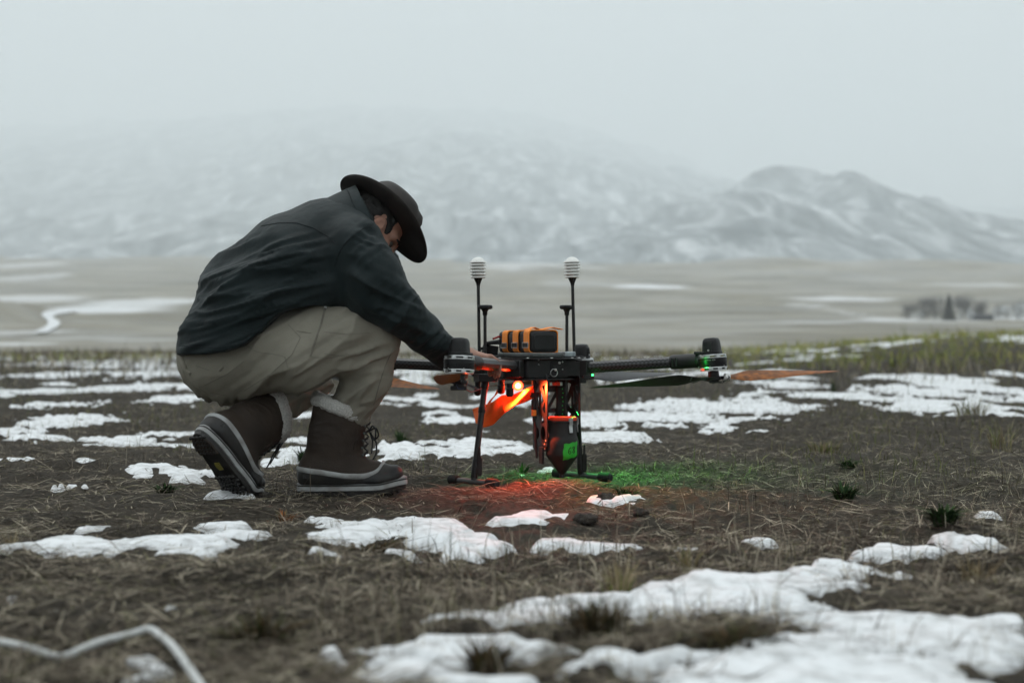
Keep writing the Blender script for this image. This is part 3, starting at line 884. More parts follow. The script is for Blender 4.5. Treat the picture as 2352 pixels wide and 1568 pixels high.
# collar point at the throat
mb = MB()
tp = [P(888, 560, 3.93), P(905, 588, 3.93), P(914, 603, 3.95), P(906, 612, 3.97), P(892, 596, 3.94)]
mb.loft([[p + np.array((0, dy, 0)) for p in tp] for dy in (-0.008, 0.02, 0.10)], cap=True)
mb.build('collar_tab', M['jacket'], jacket, bevel=0.004)
mb = MB(); mb.lathe([(0.0045, 0), (0.0045, 0.002), (0.003, 0.003)], P(897, 586, 3.915), (0, -1, 0.1), 12); mb.build('snap_button', M['silver'], jacket)

# ---------------------------------------------------------------- trousers
lo = P(380, 1010, 3.95); lo[1] = 3.60; hi = P(950, 690, 4.0); hi[1] = 4.50
tr = SDF(lo, hi, 0.006)
tr.cone(*pr(500, 820, 4.02, 91), *pr(550, 745, 4.02, 66), k=0.04, lat=LAT, sc=1.4)
tr.cone(*pr(520, 832, 3.97, 86), *pr(690, 800, 3.90, 88), k=0.05)
tr.cone(*pr(690, 800, 3.90, 90), *pr(790, 776, 3.89, 76), k=0.04)
tr.cone(*pr(790, 776, 3.89, 76), *pr(856, 776, 3.90, 60), k=0.04)
tr.cone(*pr(860, 784, 3.90, 57), *pr(845, 860, 3.92, 49), k=0.022)
tr.cone(*pr(845, 860, 3.92, 49), *pr(800, 946, 3.955, 46), k=0.03)
tr.cone(*pr(520, 838, 4.10, 86), *pr(700, 864, 4.16, 56), k=0.05)          # far thigh, folded under
tr.cone(*pr(700, 866, 4.14, 56), *pr(612, 946, 4.02, 42), k=0.02)
tr.cone(*pr(612, 946, 4.02, 42), *pr(590, 962, 4.0, 38), k=0.02)
Vt, Ft = tr.mesh(); Vt = relax(Vt, Ft, 3)
Nt = vnormals(Vt, Ft); u, v = vcoord(Vt); x, y, z = Vt.T
t1 = z - 0.62 * x
thigh = (1 - sstep(830, 880, u)) * (1 - sstep(900, 930, v))
seat_ = sstep(520, 620, u)
fold = ridged(x / 0.25, y / 0.25, t1 / 0.06, 81)
kn = np.exp(-(((u - 850) / 60) ** 2 + ((v - 815) / 45) ** 2))
t2 = z - 0.30 * x
fk = ridged(x / 0.2 + 5, y / 0.2, t2 / 0.03, 82)
shin = sstep(840, 880, v) * sstep(740, 765, u)
fs_ = ridged(x / 0.16 + 2, y / 0.16, (z - 0.75 * x) / 0.045, 83)
lowleg = sstep(895, 925, v) * (1 - sstep(745, 765, u))
fl_ = ridged(x / 0.3, y / 0.2, (z * 0.55 - x) / 0.032, 84)
dsp = thigh * seat_ * 0.011 * fold + thigh * 0.004 * fold + np.clip(kn, 0, 1) * 0.014 * fk + shin * 0.011 * fs_ + lowleg * 0.013 * fl_
dsp = dsp + 0.0012 * fbm(x / 0.03, y / 0.03, z / 0.03, seed=85, octs=2)
# rolled cuff thickness
Vt = Vt + Nt * dsp[:, None]
trousers = link('trousers', mesh_np('trousers', Vt, Ft), M['trousers'], person)
trousers['label'] = 'khaki canvas trousers creased behind the raised knee'
bvh_t = BVHTree.FromPolygons([tuple(p) for p in Vt], [tuple(f) for f in Ft])
seam('seam', bvh_t, [[(745, 762), (800, 768), (850, 764)], [(680, 760), (715, 765)], [(745, 812), (790, 818), (860, 800)],
                     [(560, 790), (590, 808), (640, 815), (655, 820), (662, 850)], [(410, 828), (430, 872), (470, 900), (520, 908)],
                     [(662, 745), (690, 775), (670, 815), (620, 860), (560, 898)], [(450, 840), (480, 850)], [(470, 885), (520, 860), (560, 830)],
                     [(716, 820), (760, 822), (800, 812)]], 0.0007, M['seam'], trousers)
seam('knee_stitching', bvh_t, [[(903, 800), (885, 840), (872, 880), (858, 930)]], 0.0013, M['seam'], trousers)
seam('zip', bvh_t, [[(747, 706), (737, 745), (722, 790), (713, 818)]], 0.0032, M['seam'], trousers, off=0.0)
mb = MB(); zp = trace(bvh_t, [(747, 703), (747, 708)], 0.003); 
if zp: mb.box(zp[0], np.eye(3), (0.0035, 0.002, 0.006)); mb.build('zip_pull', M['silver'], trousers, bevel=0.001)
for ln, w in (([(417, 818), (428, 850), (438, 858)], 0.0055), ([(503, 850), (512, 842)], 0.004)):
    p = trace(bvh_t, ln, 0.002)
    mb = MB()
    if len(p) > 2: mb.tube(p, w, 8).build('belt_loop', M['trousers'], trousers)
def cuff(c, ax, r, n=36):
    ax = unit(ax); a = unit(np.cross(ax, (0, 1, 0.2))); b = np.cross(ax, a); mb = MB(); rs = []
    for (dr, dh) in ((-0.004, 0.006), (0.003, 0.010), (0.006, 0.002), (0.0065, -0.014), (0.004, -0.022), (-0.006, -0.022)):
        rs.append([c + ax * (dh + 0.003 * math.sin(2 * t + 1)) + (r + dr + 0.002 * math.sin(5 * t)) * (a * math.cos(t) + b * math.sin(t)) for t in np.linspace(0, 2 * math.pi, n, endpoint=False)])
    mb.loft(rs, cap=False); return mb
cuff(P(803, 940, 3.955), P(842, 860, 3.92) - P(798, 946, 3.955), 0.0580).build('cuff', M['trousers'], trousers, sharp=60)

# ---------------------------------------------------------------- boots
def make_boot(origin, f, side, up, lean, flex, label):
    """boot frame: f heel->toe, side away from the camera, up; lean = shaft angle from up towards the toe; flex = toe bend"""
    f, side, up = (np.array(q, float) for q in (f, side, up)); origin = np.array(origin, float)
    def bend(L):
        L = np.array(L, float)
        if flex:
            x0 = 0.135; d = np.clip(L[:, 0] - x0, 0, None); m = d > 0
            a = flex * np.clip(d / 0.05, 0, 1)
            zz = L[:, 2].copy()
            L[m, 0] = x0 + np.sin(a[m]) / np.maximum(a[m], 1e-6) * d[m] * 1.0 - zz[m] * np.sin(a[m]) * 0.6
            L[m, 2] = zz[m] * np.cos(a[m]) + d[m] * np.sin(a[m] * 0.75)
        return L
    def toW(L):
        L = bend(np.atleast_2d(L)); return origin + L[:, :1] * f + L[:, 1:2] * side + L[:, 2:3] * up
    ta = np.linspace(0, 2 * math.pi, 56, endpoint=False)
    def outline(g=0.0, z=0.0):
        x = 0.066 + (0.150 + g) * np.cos(ta)
        wd = np.interp(x, [-0.09, -0.03, 0.05, 0.13, 0.19, 0.22], [0.040, 0.042, 0.041, 0.054, 0.048, 0.036])
        yv = (wd + g) * np.sign(np.sin(ta)) * np.abs(np.sin(ta)) ** 0.72 + 0.010 * sstep(0.0, 0.2, x)
        return np.stack([x, yv, np.full_like(x, z)], 1)
    toe_up = lambda L: L + np.stack([np.zeros(len(L)), np.zeros(len(L)), 0.012 * sstep(0.13, 0.215, L[:, 0])], 1)
    s = SDF((-0.16, -0.085, 0.0), (0.25, 0.085, 0.34), 0.0030)
    Y_ = (0, 1, 0)
    s.cone((-0.045, 0, 0.050), 0.037, (0.05, 0.002, 0.046), 0.036, k=0.02, lat=Y_, sc=1.12)
    s.cone((0.05, 0.002, 0.046), 0.036, (0.135, 0.008, 0.040), 0.038, k=0.02, lat=Y_, sc=1.32)
    s.cone((0.135, 0.008, 0.040), 0.036, (0.178, 0.010, 0.044), 0.030, k=0.02, lat=Y_, sc=1.45)
    s.cone((-0.03, 0, 0.075), 0.046, (0.05, 0, 0.070), 0.046, k=0.03)
    s.cone((0.05, 0, 0.075), 0.040, (0.115, 0.005, 0.052), 0.036, k=0.04)
    d = np.array((math.sin(lean), 0, math.cos(lean)))
    a0 = np.array((0.010, 0, 0.085)); a1 = a0 + d * 0.172
    s.cone(a0, 0.072, a0 + d * 0.075, 0.073, k=0.035, lat=Y_, sc=0.74)
    s.cone(a0 + d * 0.07, 0.073, a1, 0.078, k=0.02, lat=Y_, sc=0.82)
    gx, gy, gz = np.meshgrid(*s.ax, indexing='ij')
    dn = unit(d * 1.0 + np.array((0.24, 0, 0)))
    top = (gx - a1[0] - d[0] * -0.01) * dn[0] + (gz - a1[2] + 0.01) * dn[2]
    s.D = np.maximum(s.D, top.astype(np.float32)); s.D = np.maximum(s.D, (0.034 - gz).astype(np.float32))
    L, F = s.mesh(); L = relax(L, F, 2)
    N = vnormals(L, F)
    shaft = sstep(0.09, 0.13, L[:, 2])
    wr = ridged(L[:, 0] / 0.10, L[:, 1] / 0.10, L[:, 2] / 0.035, 91)
    L = L + N * (shaft * 0.0022 * wr + 0.0008 * fbm(L[:, 0] / 0.02, L[:, 1] / 0.02, L[:, 2] / 0.02, seed=92))[:, None]
    fx = np.array([-0.09, -0.03, 0.05, 0.10, 0.135, 0.150, 0.162]); fz = np.array([0.079, 0.072, 0.058, 0.055, 0.064, 0.082, 0.12])
    zt = lambda x: np.interp(x, fx, fz)
    fc = L[F].mean(1); low = fc[:, 2] < zt(fc[:, 0])
    root = empty_part('boot', person); root['label'] = label
    W_ = toW(toe_up(L))
    for nm, msk, mt in (('upper', ~low, M['leather']), ('shell', low, M['rubber'])):
        ff = F[msk]; us = np.unique(ff); rm = -np.ones(len(L), int); rm[us] = np.arange(len(us))
        link(nm, mesh_np(nm, W_[us], rm[ff]), mt, root)
    bt = BVHTree.FromPolygons([tuple(p) for p in L], [tuple(q) for q in F])
    # pale trim where leather meets rubber: walk round the boot
    ringp = []
    for an in np.linspace(0, 2 * math.pi, 90, endpoint=False):
        cx = 0.045; best = None
        dx, dy = math.cos(an), math.sin(an) * 0.62
        zz = 0.07
        for _ in range(6):
            h = bt.ray_cast(Vector((cx + dx * 0.5, dy * 0.5, zz)), Vector((-dx, -dy, 0)).normalized())
            if h[0] is None: break
            nz_ = float(zt(h[0].x)); 
            if abs(nz_ - zz) < 0.0006: break
            zz = 0.5 * zz + 0.5 * min(nz_, 0.085)
        if h[0] is not None: ringp.append(np.array(h[0]))
    ringp = np.array(ringp)
    for _ in range(2): ringp = (ringp + np.roll(ringp, 1, 0) + np.roll(ringp, -1, 0)) / 3
    cen = ringp.mean(0)
    rr = []
    for dz, do in ((-0.0075, 0.0005), (-0.005, 0.003), (0.0, 0.0036), (0.005, 0.003), (0.0075, 0.0)):
        q = ringp.copy(); o = ringp - cen; o[:, 2] = 0; o /= np.linalg.norm(o, axis=1, keepdims=True) + 1e-9
        q += o * do; q[:, 2] += dz; rr.append(list(toW(toe_up(q))))
    MB().loft(rr, cap=False).build('trim_band', M['band'], root, sharp=80)
    def slab(nm, levels, mt):
        MB().loft([list(toW(toe_up(outline(g, z)))) for g, z in levels]).build(nm, mt, root, sharp=50)
    slab('sole', [(-0.006, 0.0), (-0.001, 0.003), (0.0, 0.016), (-0.003, 0.0165)], M['rubber'])
    slab('midsole', [(0.0005, 0.0155), (0.0030, 0.0165), (0.0034, 0.0262), (0.0015, 0.0285)], M['band'])
    slab('pinstripe', [(0.0008, 0.0280), (0.0022, 0.0290), (0.0022, 0.0318), (0.0, 0.0320)], M['rubber'])
    slab('welt', [(0.0004, 0.0315), (0.0026, 0.0325), (0.0024, 0.0362), (-0.004, 0.0395)], M['band'])
    # lugs under the sole
    mb = MB()
    for cx0, cx1 in ((-0.072, -0.015), (0.072, 0.20)):
        for gx_ in np.arange(cx0, cx1, 0.0135):
            for k_, gy_ in enumerate(np.arange(-0.042, 0.058, 0.0135)):
                gyy = gy_ + (0.0067 if int(round((gx_ - cx0) / 0.0135)) % 2 else 0)
                o_ = outline(-0.012)
                w_ = np.interp(gx_, [-0.09, -0.03, 0.05, 0.13, 0.19, 0.22], [0.030, 0.034, 0.034, 0.046, 0.038, 0.02])
                if abs(gyy - 0.010 * sstep(0, 0.2, gx_)) > w_: continue
                q = [toW(toe_up(np.array([[gx_ + r_ * math.cos(t), gyy + r_ * math.sin(t), z_] for t in np.linspace(0, 2 * math.pi, 8, endpoint=False)]))) for r_, z_ in ((0.0055, 0.001), (0.0050, -0.0035), (0.0030, -0.0055))]
                mb.loft([list(a) for a in q])
    tread = mb.build('tread', M['rubber'], root, sharp=60); tread['kind'] = 'stuff'
    mb = MB()   # heel block
    ho = [(-0.0775, 0), (-0.07, 0.022), (-0.05, 0.035), (-0.012, 0.036), (-0.012, -0.036), (-0.05, -0.035), (-0.07, -0.022)]
    mb.loft([list(toW(np.array([[a * s_, b * s_, z_] for a, b in ho]))) for s_, z_ in ((1, 0.002), (0.98, -0.003))]); mb.build('heel', M['leather'], root)
    mb = MB(); mb.loft([list(toW(np.array([[a, b, z_] for a, b in ((0.020, -0.012), (0.045, -0.010), (0.046, 0.006), (0.032, 0.010), (0.020, 0.006))]))) for z_ in (0.001, -0.0012)])
    mb.build('sole_badge', mat('badge_yellow', (0.22, 0.19, 0.03), 0.6), root)
    # fleece collar
    rings = []
    n = 72; e1 = unit(np.cross((0, 1, 0), dn)); e2 = np.array((0, 1.0, 0))
    tc_ = a1 + d * -0.006
    for r_, h_ in ((0.066, -0.024), (0.078, -0.024), (0.0850, -0.016), (0.0865, -0.004), (0.084, 0.008), (0.076, 0.0135), (0.068, 0.009), (0.062, -0.01)):
        rg = []
        for t in np.linspace(0, 2 * math.pi, n, endpoint=False):
            nn = 1 + 0.045 * vnoise(t * 9, h_ * 130, 0, 95) + 0.03 * vnoise(t * 23, h_ * 300, 2, 96)
            rg.append(tc_ + dn * (h_ + 0.003 * vnoise(t * 8, h_ * 90, 3, 97)) + r_ * nn * (e1 * math.cos(t) + e2 * math.sin(t) * 0.84))
        rings.append(list(toW(np.array(rg))))
    MB().loft(rings, cap=False).build('fleece_collar', M['fleece'], root, sharp=80)
    # laces, eyelets
    def front(zh, yy):
        h = bt.ray_cast(Vector((0.35, yy, zh)), Vector((-1, 0, 0)))
        return np.array(h[0]) + np.array((0.003, 0, 0)) if h[0] is not None else np.array((0.06, yy, zh))
    mb = MB(); ey = MB(); zs = [0.112, 0.132, 0.152, 0.172, 0.192, 0.208]
    for k_, zh in enumerate(zs):
        a_, b_ = front(zh, -0.024), front(zh, 0.024)
        mb.tube(list(toW(np.array([a_, (a_ + b_) / 2 + np.array((0.012, 0, 0.004)), b_]))), 0.0022, 6)
        if k_ < len(zs) - 1:
            c_ = front(zs[k_ + 1], 0.024)
            mb.tube(list(toW(np.array([a_, (a_ + c_) / 2 + np.array((0.014, 0, 0)), c_]))), 0.0022, 6)
        ey.lathe([(0.0036, -0.001), (0.0036, 0.002), (0.002, 0.003)], toW(a_)[0], -side * 0.7 + f * 0.6, 8)
    kt = front(0.178, -0.02) + np.array((0.012, 0, 0))
    for loop in ([(0, 0, 0), (0.02, -0.012, 0.012), (0.028, -0.016, -0.012), (0.016, -0.012, -0.024), (0, 0, 0)],
                 [(0, 0, 0), (0.010, -0.016, 0.018), (0.020, -0.022, 0.004), (0.016, -0.018, -0.03), (0.004, -0.004, -0.004)],
                 [(0, 0, 0), (0.020, -0.010, -0.030), (0.020, -0.012, -0.060), (0.010, -0.012, -0.078)],
                 [(0, 0, 0), (0.010, -0.014, -0.026), (0.006, -0.016, -0.062)]):
        q = np.array([kt + np.array(p) for p in loop]); t_ = np.linspace(0, len(q) - 1, 24)
        sm = np.stack([np.interp(t_, range(len(q)), q[:, i]) for i in range(3)], 1)
        for _ in range(3): sm[1:-1] = (sm[:-2] + sm[1:-1] * 2 + sm[2:]) / 4
        mb.tube(list(toW(sm)), 0.0022, 6)
    mb.build('lace', M['matte'], root); ey.build('eyelets', M['slab'], root)['kind'] = 'stuff'
    mb = MB(); q = [front(0.115, -0.03) , front(0.15, -0.034), front(0.19, -0.036), front(0.225, -0.036)]
    for a_, b_ in ((0.128, 0.150), (0.170, 0.192)):
        p0 = front(a_, -0.036); p1 = front(b_, -0.036)
        mb.tube(list(toW(np.array([p0 + (-0.012, -0.006, 0), p1 + (-0.012, -0.006, 0)]))), 0.004, 6)
    mb.build('lace_tab', M['leather'], root)
    # name moulded on the heel of the shell
    bo = toW(np.array([[-0.048, -0.0455, 0.0565]]))[0]
    text_mesh('lettering', 'SOREL', 0.013, bo - side * 0.0, f * 1.0, up, M['print_dark'], root, 0.0012)
    return root

def empty_part(name, parent):
    o = bpy.data.objects.new(name, None); o.empty_display_size = 0.03; COL.objects.link(o); o.parent = parent
    o.matrix_parent_inverse = Matrix.Translation(-parent.location) if parent.parent is None else Matrix.Identity(4)
    return o

f1 = unit((1, 0.05, 0.015)); s1 = unit(np.cross((0, 0, 1), f1)); u1 = np.cross(f1, s1)
make_boot(P(757, 1141, 3.95) + np.array((-0.003, 0, 0.004)), f1, s1, u1, R(10), 0, 'brown winter boot planted flat with white fleece collar')
f2 = unit((0.44, 0.47, -0.765)); up2 = np.array((0.45, 0.69, 0.58)); up2 = unit(up2 - f2 * f2.dot(up2)); s2 = np.cross(up2, f2)
make_boot(P(487, 1050, 3.81), f2, s2, up2, R(20), R(42), 'brown winter boot balanced on its toes with the black lugged sole showing')

# ---------------------------------------------------------------- head, hands and the body inside the clothes
c_ax = unit((0.62, 0.40, 0.66)); fw = np.array((0.72, 0.02, -0.69)); fw = unit(fw - c_ax * fw.dot(c_ax)); rt = np.cross(fw, c_ax)   # rt: right ear, towards the lens
HC = P(858, 522, 4.02)
HS = 0.87
H = lambda a, b, c: HC + (fw * a + rt * b + c_ax * c) * HS
lo = P(380, 1150, 3.9); lo[1] = 3.62; hi = P(1165, 440, 4.0); hi[1] = 4.55
bd = SDF(lo, hi, 0.0045)
B = dict(lat=LAT, k=0.04)
bd.cone(*pr(510, 815, 4.02, 62), *pr(572, 690, 4.02, 80), sc=1.35, **B)
bd.cone(*pr(572, 690, 4.02, 82), *pr(668, 604, 4.02, 82), sc=1.6, **B)
bd.cone(*pr(668, 604, 4.02, 82), *pr(780, 548, 4.02, 62), sc=1.7, **B)
bd.cone(*pr(800, 530, 4.01, 44), HC - c_ax * 0.05 - fw * 0.02, 0.052, k=0.03)
bd.chain([pr(818, 566, 3.86, 46), pr(915, 712, 3.84, 34), pr(1030, 814, 4.0, 24)], k=0.02)
bd.chain([pr(835, 566, 4.19, 46), pr(905, 706, 4.25, 34), pr(1030, 815, 4.21, 22)], k=0.02)
bd.chain([pr(530, 826, 3.99, 56), pr(690, 802, 3.91, 62), pr(850, 782, 3.91, 42)], k=0.03)
bd.chain([pr(855, 784, 3.91, 44), pr(835, 880, 3.93, 40), pr(795, 960, 3.95, 34), pr(770, 1060, 3.95, 28), pr(764, 1100, 3.95, 24)], k=0.02)
bd.chain([pr(764, 1105, 3.95, 24), pr(870, 1118, 3.96, 16)], k=0.01)
bd.chain([pr(520, 838, 4.10, 52), pr(690, 862, 4.16, 30)], k=0.03)
bd.chain([pr(690, 864, 4.15, 30), pr(612, 946, 4.03, 22), pr(530, 1000, 3.90, 20)], k=0.02)
AX = [fw / HS, rt / HS, c_ax / HS]
bd.ell(H(-0.012, 0, 0.025), AX, (0.098, 0.076, 0.090), k=0.02)
bd.ell(H(0.040, 0, -0.055), AX, (0.058, 0.058, 0.075), k=0.03)
bd.ell(H(0.062, 0, -0.105), AX, (0.030, 0.030, 0.024), k=0.025)                # chin
bd.ell(H(0.055, 0.045, -0.045), AX, (0.028, 0.024, 0.028), k=0.025); bd.ell(H(0.055, -0.045, -0.045), AX, (0.028, 0.024, 0.028), k=0.025)
bd.ell(H(0.078, 0, 0.008), AX, (0.018, 0.052, 0.014), k=0.02)                  # brow
for sy in (1, -1):
    bd.ell(H(0.092, 0.031 * sy, -0.018), AX, (0.016, 0.018, 0.012), k=0.012, sub=True)
bd.cone(H(0.090, 0, -0.012), 0.009, H(0.114, 0, -0.055), 0.0125, k=0.014)      # nose
bd.ell(H(0.104, 0.012, -0.058), AX, (0.010, 0.009, 0.008), k=0.008); bd.ell(H(0.104, -0.012, -0.058), AX, (0.010, 0.009, 0.008), k=0.008)
bd.ell(H(0.094, 0, -0.078), AX, (0.009, 0.025, 0.006), k=0.008); bd.ell(H(0.092, 0, -0.089), AX, (0.009, 0.022, 0.007), k=0.008)   # lips
for sy in (1, -1):                                                              # ears
    bd.ell(H(0.014, 0.085 * sy, -0.022), AX, (0.021, 0.013, 0.034), k=0.004)
    bd.ell(H(0.019, 0.097 * sy, -0.019), AX, (0.012, 0.009, 0.020), k=0.004, sub=True)
# right hand resting on the airframe behind the front arm: palm and five bent fingers
def hand(wrist, palm, fdir, side, nrm, sgn=1):
    fdir, side, nrm = unit(fdir), unit(side), unit(nrm)
    pc = np.array(palm)
    bd.ell(pc, [fdir, side, nrm], (0.048, 0.041, 0.016), k=0.015)
    bd.cone(wrist, 0.028, pc - fdir * 0.03, 0.026, k=0.015)
    for i, (off, ln, r_) in enumerate(((0.030, 0.072, 0.0088), (0.010, 0.080, 0.0092), (-0.010, 0.075, 0.0088), (-0.029, 0.058, 0.0078))):
        a = pc + fdir * 0.036 + side * off * sgn
        j1 = a + fdir * ln * 0.44 - nrm * ln * (0.10 + 0.03 * i)
        j2 = j1 + fdir * ln * 0.22 - nrm * ln * 0.26
        j3 = j2 + fdir * ln * 0.05 - nrm * ln * 0.24
        bd.cone(a, r_ * 1.1, j1, r_, k=0.006); bd.cone(j1, r_ * 1.02, j2, r_ * 0.95, k=0.004); bd.cone(j2, r_ * 0.95, j3, r_ * 0.8, k=0.004)
    t0 = pc - fdir * 0.015 + side * 0.036 * sgn; t1 = t0 + fdir * 0.028 + side * 0.020 * sgn - nrm * 0.008; t2 = t1 + fdir * 0.026 - nrm * 0.016
    bd.cone(t0, 0.014, t1, 0.0105, k=0.01); bd.cone(t1, 0.0105, t2, 0.0085, k=0.004)
hand(P(1040, 818, 4.02), P(1090, 818, 4.11), (0.75, 0.62, -0.10), (0.6, -0.75, 0.1), (0.12, 0.05, 1), -1)
hand(P(1034, 812, 4.21), P(1056, 818, 4.27), (0.12, 0.97, -0.16), (1, -0.1, 0.0), (0.1, 0.15, 1), -1)
Vb, Fb = bd.mesh(); Vb = relax(Vb, Fb, 1, 0.4)
body = link('body', mesh_np('body', Vb, Fb), M['skin'], person)
# eyes
for sy in (1, -1):
    mb = MB(); mb.lathe([(0.0115 * math.sin(t), -0.0115 * math.cos(t)) for t in np.linspace(0.05, math.pi - 0.05, 9)], H(0.0755, 0.031 * sy, -0.018), fw, 14); e_ = mb.build('eye', M['eye'], person)
    mb = MB(); mb.lathe([(0.0058, 0.0), (0.005, 0.0012), (0.002, 0.0018)], H(0.0862, 0.031 * sy, -0.020), fw, 12); mb.build('iris', M['hair'], e_)
    mb = MB(); mb.tube([H(0.094, 0.014 * sy, 0.004), H(0.098, 0.03 * sy, 0.010), H(0.086, 0.05 * sy, 0.004)], [0.003, 0.0045, 0.0025], 8); mb.build('eyebrow', M['hair'], person)
# hair: cap, sideburns, short beard shadow along the jaw
hs = SDF(HC - 0.16, HC + 0.16, 0.0045)
hs.ell(H(-0.020, 0, 0.028), AX, (0.100, 0.0795, 0.094), k=0.01)
hs.cone(H(-0.06, 0, -0.02), 0.053, H(-0.05, 0, -0.05), 0.044, k=0.03)
gx, gy, gz = np.meshgrid(*hs.ax, indexing='ij')
qa = (gx - HC[0]) * fw[0] + (gy - HC[1]) * fw[1] + (gz - HC[2]) * fw[2]; qa = qa / HS
qb = (gx - HC[0]) * rt[0] + (gy - HC[1]) * rt[1] + (gz - HC[2]) * rt[2]; qb = qb / HS
qc = (gx - HC[0]) * c_ax[0] + (gy - HC[1]) * c_ax[1] + (gz - HC[2]) * c_ax[2]; qc = qc / HS
face = np.minimum(0.045 - qa, 0) * -1; 
cutf = np.maximum(qa - 0.030 - 0.45 * np.clip(qc - 0.0, -0.02, 0.1), -(qc - 0.06 + 0.0) * 0.6)
hs.D = np.maximum(hs.D, np.minimum(cutf, qa - 0.030 - 0.45 * np.clip(qc, -0.02, 0.1)).astype(np.float32))
earhole = np.sqrt(((qa - 0.013) / 0.031) ** 2 + ((qc + 0.030) / 0.046) ** 2) - 1
hs.D = np.maximum(hs.D, np.where(qc < 0.02, -earhole * 0.02, -1).astype(np.float32))
for sy in (1, -1):
    hs.cone(H(0.036, 0.060 * sy, 0.035), 0.010, H(0.046, 0.0565 * sy, -0.01), 0.007, k=0.01)
    hs.cone(H(0.046, 0.0565 * sy, 0.01), 0.007, H(0.046, 0.056 * sy, -0.045), 0.006, k=0.008)
    hs.cone(H(0.046, 0.0545 * sy, -0.045), 0.007, H(0.056, 0.042 * sy, -0.098), 0.008, k=0.008)
Vh, Fh = hs.mesh(); Vh = relax(Vh, Fh, 1)
Vh += vnormals(Vh, Fh) * (0.003 * vnoise(Vh[:, 0] / 0.008, Vh[:, 1] / 0.008, Vh[:, 2] / 0.02, 99))[:, None]
link('hair', mesh_np('hair', Vh, Fh), M['hair'], person)

# ---------------------------------------------------------------- hat
mb = MB(); n = 72
def hr(rad_f, rad_s, h, curl=0.0, back=0.0, shift=0.004):
    out = []
    for t in np.linspace(0, 2 * math.pi, n, endpoint=False):
        ct, st = math.cos(t), math.sin(t)
        hh = h + curl * st * st - back * max(-ct, 0) ** 2 * 0.0 + 0.004 * vnoise(t * 1.2, 3.0, 0, 88) * (1 if rad_f > 0.12 else 0)
        out.append(H(shift + rad_f * ct, rad_s * st, 0.048 + hh))
    return out
rings = [hr(.102, .083, .000), hr(.125, .104, -.004, .002), hr(.150, .128, -.008, .008), hr(.176, .150, -.010, .018), hr(.187, .160, -.010, .024),
         hr(.188, .161, -.0065, .0245), hr(.185, .158, -.0065, .024), hr(.150, .128, -.0035, .009), hr(.125, .104, .002, .003), hr(.107, .088, .006)]
rings += [hr(.106, .087, .030), hr(.104, .085, .055), hr(.099, .080, .078), hr(.088, .069, .094), hr(.068, .050, .103), hr(.040, .026, .100), hr(.012, .006, .094)]
# pinch at the front of the crown
for k_ in range(10, 17):
    for i, t in enumerate(np.linspace(0, 2 * math.pi, n, endpoint=False)):
        p = rings[k_][i]; a = (p - HC).dot(fw); b_ = (p - HC).dot(rt)
        g = math.exp(-((abs(t if t < math.pi else t - 2 * math.pi) - 0.62) / 0.30) ** 2) * (0.4 + 0.1 * (k_ - 10))
        rings[k_][i] = p - rt * (0.014 * g * np.sign(b_)) - fw * 0.010 * g
mb.loft(rings, cap=True)
hat = mb.build('hat', M['hat'], person, sharp=70)
hat['label'] = 'dark brown wide brimmed leather hat with pinched crown'
mb = MB(); rb = [hr(.1075, .0885, .006), hr(.1085, .0892, .008), hr(.1075, .0885, .030), hr(.1055, .0865, .031)]
mb.loft(rb, cap=False); mb.build('hat_band', M['black'], hat, sharp=70)
# ================================================================== DRONE
DC = np.array((0.0525, 4.40, 0.0)); BF = np.array((0.407, -0.9135, 0)); BS = np.array((0.9135, 0.407, 0))   # nose and side of the airframe
def D(f, s, z): return DC + BF * f + BS * s + UP * z
AXD = (BF, BS, UP)
def s_at(u, f): t = (u - U0) / K; return (t * (4.4 - 0.9135 * f) - 0.0525 - 0.407 * f) / (0.9135 - 0.407 * t)
def z_at(v, Y): return CAM_H - (v - V0) / K * Y

drone = empty('drone', (0.0525, 4.40, 0.0))
tag(drone, 'black four armed survey drone with orange strapped battery and hanging hopper standing on the dirt', 'drone')
def part(mb, name, mt, parent=None, **kw): return mb.build(name, mt, parent or drone, **kw)

# ---- centre section
part(MB().box(D(-0.065, 0.0225, 0.3895), AXD, (0.155, 0.0565, 0.0085)), 'battery_tray', M['slab'], bevel=0.006)
oc = lambda f0, f1, s0, s1, c: [(f0 + c, s0), (f1 - c, s0), (f1, s0 + c), (f1, s1 - c), (f1 - c, s1), (f0 + c, s1), (f0, s1 - c), (f0, s0 + c)]
def prism(poly, z0, z1):
    mb = MB(); return mb.loft([[D(a, b, z0) for a, b in poly], [D(a, b, z1) for a, b in poly]])
part(prism(oc(-0.20, 0.105, -0.115, 0.165, 0.06), 0.3770, 0.3808), 'top_plate', M['sheet'], bevel=0.0008)
part(prism(oc(-0.18, 0.088, -0.10, 0.148, 0.055), 0.318, 0.3768), 'body', M['black'], bevel=0.004)
part(prism(oc(-0.19, 0.096, -0.108, 0.157, 0.06), 0.3140, 0.3178), 'bottom_plate', M['sheet'], bevel=0.0008)
